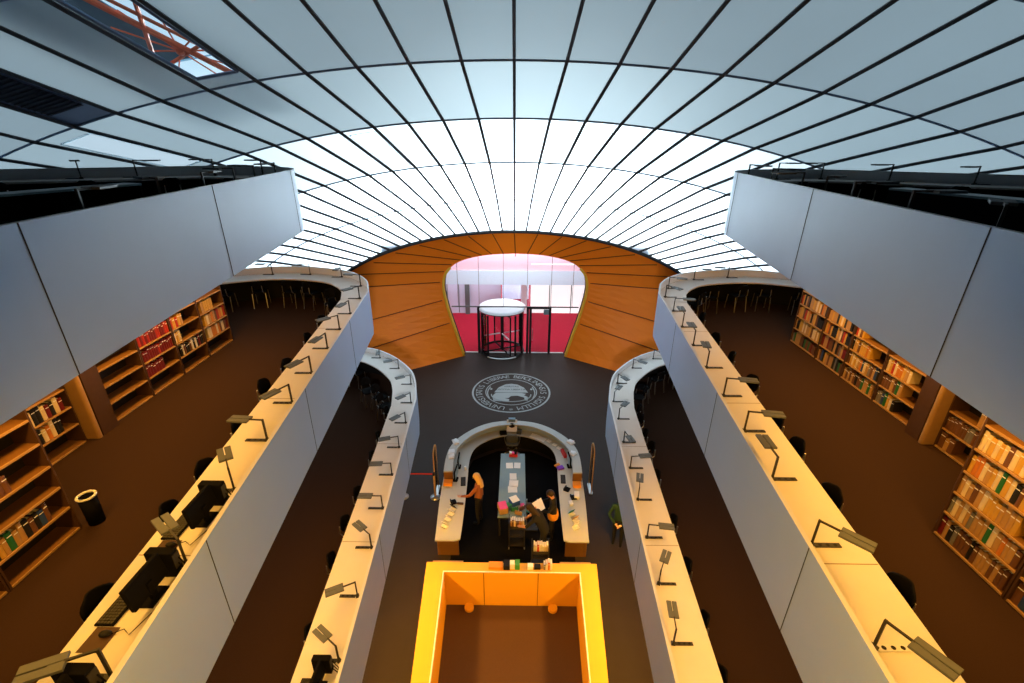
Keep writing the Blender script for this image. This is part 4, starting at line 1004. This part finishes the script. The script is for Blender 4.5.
def person(name, label, loc, rz, J, mats, hair, S=1.09, curl=.5, hair_long=False):
    """J: dict of joints in metres, local frame: +y is the way the person faces, x to the right"""
    root = thing(name, label, 'person', loc, rz)
    V_ = []; Ed = []; Rd = []; Tg = []
    def add(p, r, tg, par=None):
        V_.append(Vector(p) * S); Rd.append((r[0] * S, r[1] * S) if isinstance(r, tuple) else (r * S, r * S)); Tg.append(tg)
        if par is not None: Ed.append((par, len(V_) - 1))
        return len(V_) - 1
    g = lambda k: Vector(J[k])
    pel = add(g('pelvis'), (.165, .125), 'b')
    wa = add(g('pelvis').lerp(g('chest'), .45), (.145, .11), 't', pel)
    chst = add(g('chest'), (.175, .125), 't', wa)
    nb_ = add(g('chest').lerp(g('neck'), .75), (.085, .08), 't', chst)
    nk = add(g('neck'), .055, 's', nb_)
    jaw = add(g('neck').lerp(g('head'), .45), (.062, .07), 's', nk)
    hd = add(g('head'), (.078, .095), 's', jaw)
    tp = add(g('head') + (g('head') - g('neck')).normalized() * .075, (.055, .07), 's', hd)
    for sd in 'lr':
        sh = add(g('sh' + sd), .068, 't', chst)
        el = add(g('el' + sd), .048, 't', add(g('sh' + sd).lerp(g('el' + sd), .5), .056, 't', sh))
        wr = add(g('wr' + sd), .029, 's' if mats.get('bare') else 't', add(g('el' + sd).lerp(g('wr' + sd), .5), .042, 's' if mats.get('bare') else 't', el))
        d = (g('wr' + sd) - g('el' + sd)).normalized() if 'hd' + sd not in J else g('hd' + sd) - g('wr' + sd)
        side = d.cross(Vector((0, 0, 1)));
        if side.length < .2: side = Vector((0, 1, 0))
        if sd == 'l': side = -side
        palm, chains = hand_chain(g('wr' + sd), d, None, side, 1, curl)
        pm = add(g('wr' + sd).lerp(palm, .55), (.04, .02), 's', wr)
        for c in chains:
            pr_ = pm
            for p, r in c: pr_ = add(p, r, 's', pr_)
        hp = add(g('hip' + sd), .105, 'b', pel)
        kn = add(g('kn' + sd), .062, 'b', add(g('hip' + sd).lerp(g('kn' + sd), .5), .085, 'b', hp))
        an = add(g('an' + sd), .042, 'b', add(g('kn' + sd).lerp(g('an' + sd), .4), .06, 'b', kn))
        add(g('an' + sd) + Vector(J.get('toe', (0, .17, -.06))), (.04, .03), 'f', add(g('an' + sd) + Vector((0, .02, -.06)), .042, 'f', an))
    me = bpy.data.meshes.new('body'); me.from_pydata([tuple(v) for v in V_], Ed, [])
    ob = bpy.data.objects.new('body', me); COL.objects.link(ob)
    sk_ = ob.modifiers.new('skin', 'SKIN'); sk_.use_smooth_shade = True
    for i, r in enumerate(Rd): me.skin_vertices[0].data[i].radius = r
    me.skin_vertices[0].data[0].use_root = True
    sb = ob.modifiers.new('sub', 'SUBSURF'); sb.levels = 1; sb.render_levels = 1
    dg = bpy.context.evaluated_depsgraph_get(); new = bpy.data.meshes.new_from_object(ob.evaluated_get(dg))
    bpy.data.objects.remove(ob)
    for k in ('s', 't', 'b', 'f'): new.materials.append(M[mats[k]])
    idx = {'s': 0, 't': 1, 'b': 2, 'f': 3}
    for p in new.polygons:
        c = p.center; best = 9; bt = 't'
        for a, e in Ed:
            A0, B0 = V_[a], V_[e]; ab_ = B0 - A0; u = max(0, min(1, (c - A0).dot(ab_) / max(ab_.length_squared, 1e-9)))
            dd = (c - A0 - ab_ * u).length - (Rd[a][0] * (1 - u) + Rd[e][0] * u) * .6
            if dd < best: best = dd; bt = Tg[e] if u > .35 else Tg[a]
        p.material_index = idx[bt]; p.use_smooth = True
    part('body', new, root)
    # head features
    H_ = g('head') * S; F = Vector(J.get('face', (0, 1, 0))).normalized(); upv = (g('head') - g('neck')).normalized(); rt = F.cross(upv).normalized(); F = upv.cross(rt)
    fm = Matrix((rt, F, upv)).transposed()
    def loc3(x, y, z): return H_ + fm @ (Vector((x, y, z)) * S)
    for s in (-1, 1):
        m = MB(); m.ell(loc3(s * .032, .082, -.005), (.011 * S,) * 3, 8, 6); m.obj('eye', M['ink'], root, True)
        m = MB(); m.ell(loc3(s * .08, .0, -.015), (.014 * S, .02 * S, .03 * S), 8, 6); m.obj('ear', M[mats['s']], root, True)
    m = MB(); m.cyl(loc3(0, .085, .0), loc3(0, .112, -.035), .008 * S, 6, .014 * S); m.obj('nose', M[mats['s']], root, True)
    m = MB(); m.box(loc3(0, .082, -.065), (.045 * S, .01 * S, .012 * S), mtx=fm); m.obj('mouth', M['redc'], root)
    # hair cap
    m = MB(); n, k = 16, 8; rows = []
    for i in range(k + 1):
        th = (PI * .62) * i / k
        rows.append([])
        for q in range(n + 1):
            a = 2 * PI * q / n; x, y, z = sin(th) * cos(a), sin(th) * sin(a), cos(th)
            drop = 1.0
            if y > .3 and i > 4: z = max(z, .25); 
            ext = .10 if (hair_long and y < .3 and i > 5) else 0
            rows[-1].append(loc3(x * .097, y * .112 - .012, z * .118 + .015 - ext * (i - 5)))
    m.grid(rows); m.obj('hair', M[hair], root, True)
    return root
# woman at the left arm, facing the desk (towards -x), one arm forward
STAND = dict(pelvis=(0, 0, .95), chest=(0, .0, 1.28), neck=(0, .02, 1.50), head=(0, .05, 1.64), shl=(-.18, 0, 1.40), shr=(.18, 0, 1.40), ell=(-.24, .02, 1.12), elr=(.24, .02, 1.12), wrl=(-.23, .14, .90), wrr=(.23, .14, .90),
             hipl=(-.09, 0, .90), hipr=(.09, 0, .90), knl=(-.10, .03, .49), knr=(.10, .02, .49), anl=(-.10, 0, .085), anr=(.11, -.03, .085))
J = dict(STAND); J.update(ell=(-.27, .18, 1.16), wrl=(-.24, .42, 1.06), elr=(.25, -.02, 1.12), wrr=(.22, .12, .92), head=(0, .06, 1.63))
person('person', 'blonde person in a rust brown top standing inside the horseshoe by the left arm', (-1.02, 11.32, FZ), radians(75), J, dict(s='skinl', t='rustshirt', b='trouser', f='shoe'), 'blonde', curl=.35, hair_long=True)
# dark-haired person leaning over the near end of the work table
J = dict(STAND); J.update(pelvis=(0, -.12, .92), chest=(0, .14, 1.20), neck=(0, .27, 1.38), head=(0, .36, 1.49), shl=(-.18, .17, 1.30), shr=(.18, .17, 1.30), ell=(-.25, .34, 1.06), elr=(.26, .34, 1.06), wrl=(-.16, .52, .92), wrr=(.14, .52, .92),
                        hipl=(-.09, -.1, .88), hipr=(.09, -.1, .88), knl=(-.10, -.02, .48), knr=(.10, -.04, .48), anl=(-.10, -.1, .085), anr=(.11, -.14, .085), face=(0, .8, -.6))
person('person', 'dark-haired person in black leaning towards the work table behind the farther cart', (.88, 10.12, FZ), radians(70), J, dict(s='skin', t='blackcloth', b='blackcloth', f='shoe', bare=True), 'brownhair', curl=.4, hair_long=True)
# person at the right arm holding a paper, facing left
J = dict(STAND); J.update(ell=(-.25, .14, 1.14), elr=(.25, .14, 1.14), wrl=(-.16, .38, 1.12), wrr=(.12, .38, 1.12), head=(0, .1, 1.55), neck=(0, .03, 1.42), shl=(-.18, 0, 1.34), shr=(.18, 0, 1.34), face=(0, .85, -.5))
person('person', 'person in a black jacket over orange, reading a white sheet by the right arm', (1.24, 10.72, FZ), radians(85), J, dict(s='skin', t='blackcloth', b='trouser', f='shoe'), 'brownhair', curl=.7)
r_ = [o for o in COL.objects if o.name.startswith('person')][-1]
m = MB(); m.lathe([(.2, .84), (.215, .9), (.205, 1.0), (.19, 1.07)], n=20)
for i, v in enumerate(m.v): m.v[i] = (v[0] * 1.0, v[1] * .8, v[2])
m.obj('shirt_hem', M['orangecloth'], r_, True)
o = flat('paper_sheet', 'white sheet held up by the person in black and orange', 'paper', rect(0, 0, .32, .4), 0, 'paper')
o.location = (.80, 10.7, FZ + 1.27); o.rotation_euler = (.15, -.55, .2)
# person at the right edge: green sweater, hands joined, half hidden below the right gallery
J = dict(STAND); J.update(ell=(-.29, -.07, 1.12), elr=(.29, -.07, 1.12), wrl=(-.09, -.2, .96), wrr=(.09, -.2, .97), hdl=(.0, -.24, .93), hdr=(-.0, -.24, .95))
person('person', 'person in a green sweater and black trousers, hands joined behind the back, at right', (3.16, 10.42, FZ), radians(-20), J, dict(s='skinl', t='greencloth', b='trouser', f='shoe'), 'brownhair', curl=.9)

# ------------------------------------------------------------------ lights
def area(name, loc, rot, sx_, sy_, e, col):
    l = bpy.data.lights.new(name, 'AREA'); l.shape = 'RECTANGLE'; l.size = sx_; l.size_y = sy_; l.energy = e; l.color = col
    o = bpy.data.objects.new(name, l); COL.objects.link(o); o.location = loc; o.rotation_euler = rot; return o
WARMC = (1.0, .46, .065)
for sg in (-1, 1):
    area('ceiling_strip_light', (sg * 4.95, 3.6, 6.38), (0, 0, 0), .3, 4.2, 88, WARMC)
    area('ceiling_strip_light', (sg * 6.3, 8.0, 6.38), (0, 0, 0), .3, 4.6, 110, WARMC)       # under the top gallery slab
    area('ceiling_strip_light', (sg * 3.6, 4.8, 3.25), (0, 0, 0), .25, 6.5, 85, WARMC)         # under the middle gallery slab
    for y in (4.6, 6.8, 9.0):
        l = bpy.data.lights.new('downlight', 'SPOT'); l.energy = 230; l.spot_size = radians(150); l.spot_blend = .5; l.shadow_soft_size = .08; l.color = WARMC
        o = bpy.data.objects.new('downlight', l); COL.objects.link(o); o.location = (sg * 2.9, y, -.08); o.rotation_euler = (0, radians(-20 * -sg), 0)
for sg in (-1, 1):
    l = bpy.data.lights.new('portal_fill_spot', 'SPOT'); l.energy = 2600; l.spot_size = radians(34); l.spot_blend = .7; l.shadow_soft_size = .35; l.color = (.88, .95, 1)  # unseen spots added to brighten the orange portal
    o = bpy.data.objects.new('portal_fill_spot', l); COL.objects.link(o); o.location = (sg * .5, 1.2, 6.3)
    o.rotation_euler = (Vector((sg * .5, 1.2, 6.3)) - Vector((sg * 3.0, 22.5, .8))).to_track_quat('Z', 'Y').to_euler()
area('bridge_light', (0, 1.5, 6.2), (radians(35), 0, 0), 4, .5, 160, WARMC)
area('hall_fill_light', (0, 27.2, 3.1), (radians(20), 0, 0), 9, 3, 420, (1, .97, .97))  # unseen fill lights added to brighten the hall beyond the glass
area('hall_fill_light', (0, 34.5, 3.1), (0, 0, 0), 10, 4, 180, (1, .97, .97))
area('hall_fill_light', (-3.4, 29.9, -.55), (radians(35), 0, 0), 5, .4, 28, (.95, .95, 1))  # low fill added to lift the lavender wall
sun = bpy.data.lights.new('sun', 'SUN'); sun.energy = 10.8; sun.angle = radians(30); sun.color = (.84, .94, 1)
so = bpy.data.objects.new('sun', sun); COL.objects.link(so)
d = Vector((.02, 1, .03)).normalized(); so.rotation_euler = d.to_track_quat('Z', 'Y').to_euler()
w = bpy.data.worlds.new('sky'); SC.world = w; w.use_nodes = True
bg = w.node_tree.nodes['Background']; bg.inputs[0].default_value = (.22, .45, .66, 1); bg.inputs[1].default_value = .6

# ------------------------------------------------------------------ camera
cam = bpy.data.cameras.new('camera'); co = bpy.data.objects.new('camera', cam); COL.objects.link(co)
th, yaw, roll = .408690374, .00876008, .00545066
Rv = Vector((1, 0, 0)); Fv = Vector((0, cos(th), -sin(th))); Uv = Vector((0, sin(th), cos(th)))
Rr = cos(roll) * Rv + sin(roll) * Uv; Ur = -sin(roll) * Rv + cos(roll) * Uv
Z = Matrix.Rotation(yaw, 3, 'Z'); Rr, Ur, Fv = Z @ Rr, Z @ Ur, Z @ Fv
mtx = Matrix((Rr, Ur, -Fv)).transposed().to_4x4(); mtx.translation = Vector((.0782, 0, 8.2)); co.matrix_world = mtx
cam.sensor_width = 36; cam.lens = 464.313 / 1024 * 36; cam.clip_end = 200; cam.clip_start = .05
SC.camera = co
SC.view_settings.view_transform = 'Standard'; SC.view_settings.look = 'None'; SC.view_settings.gamma = 1; SC.view_settings.exposure = .5
SC.view_settings.use_curve_mapping = False
SC.cycles.use_denoising = True
print('BOOKS', BIGB[0])
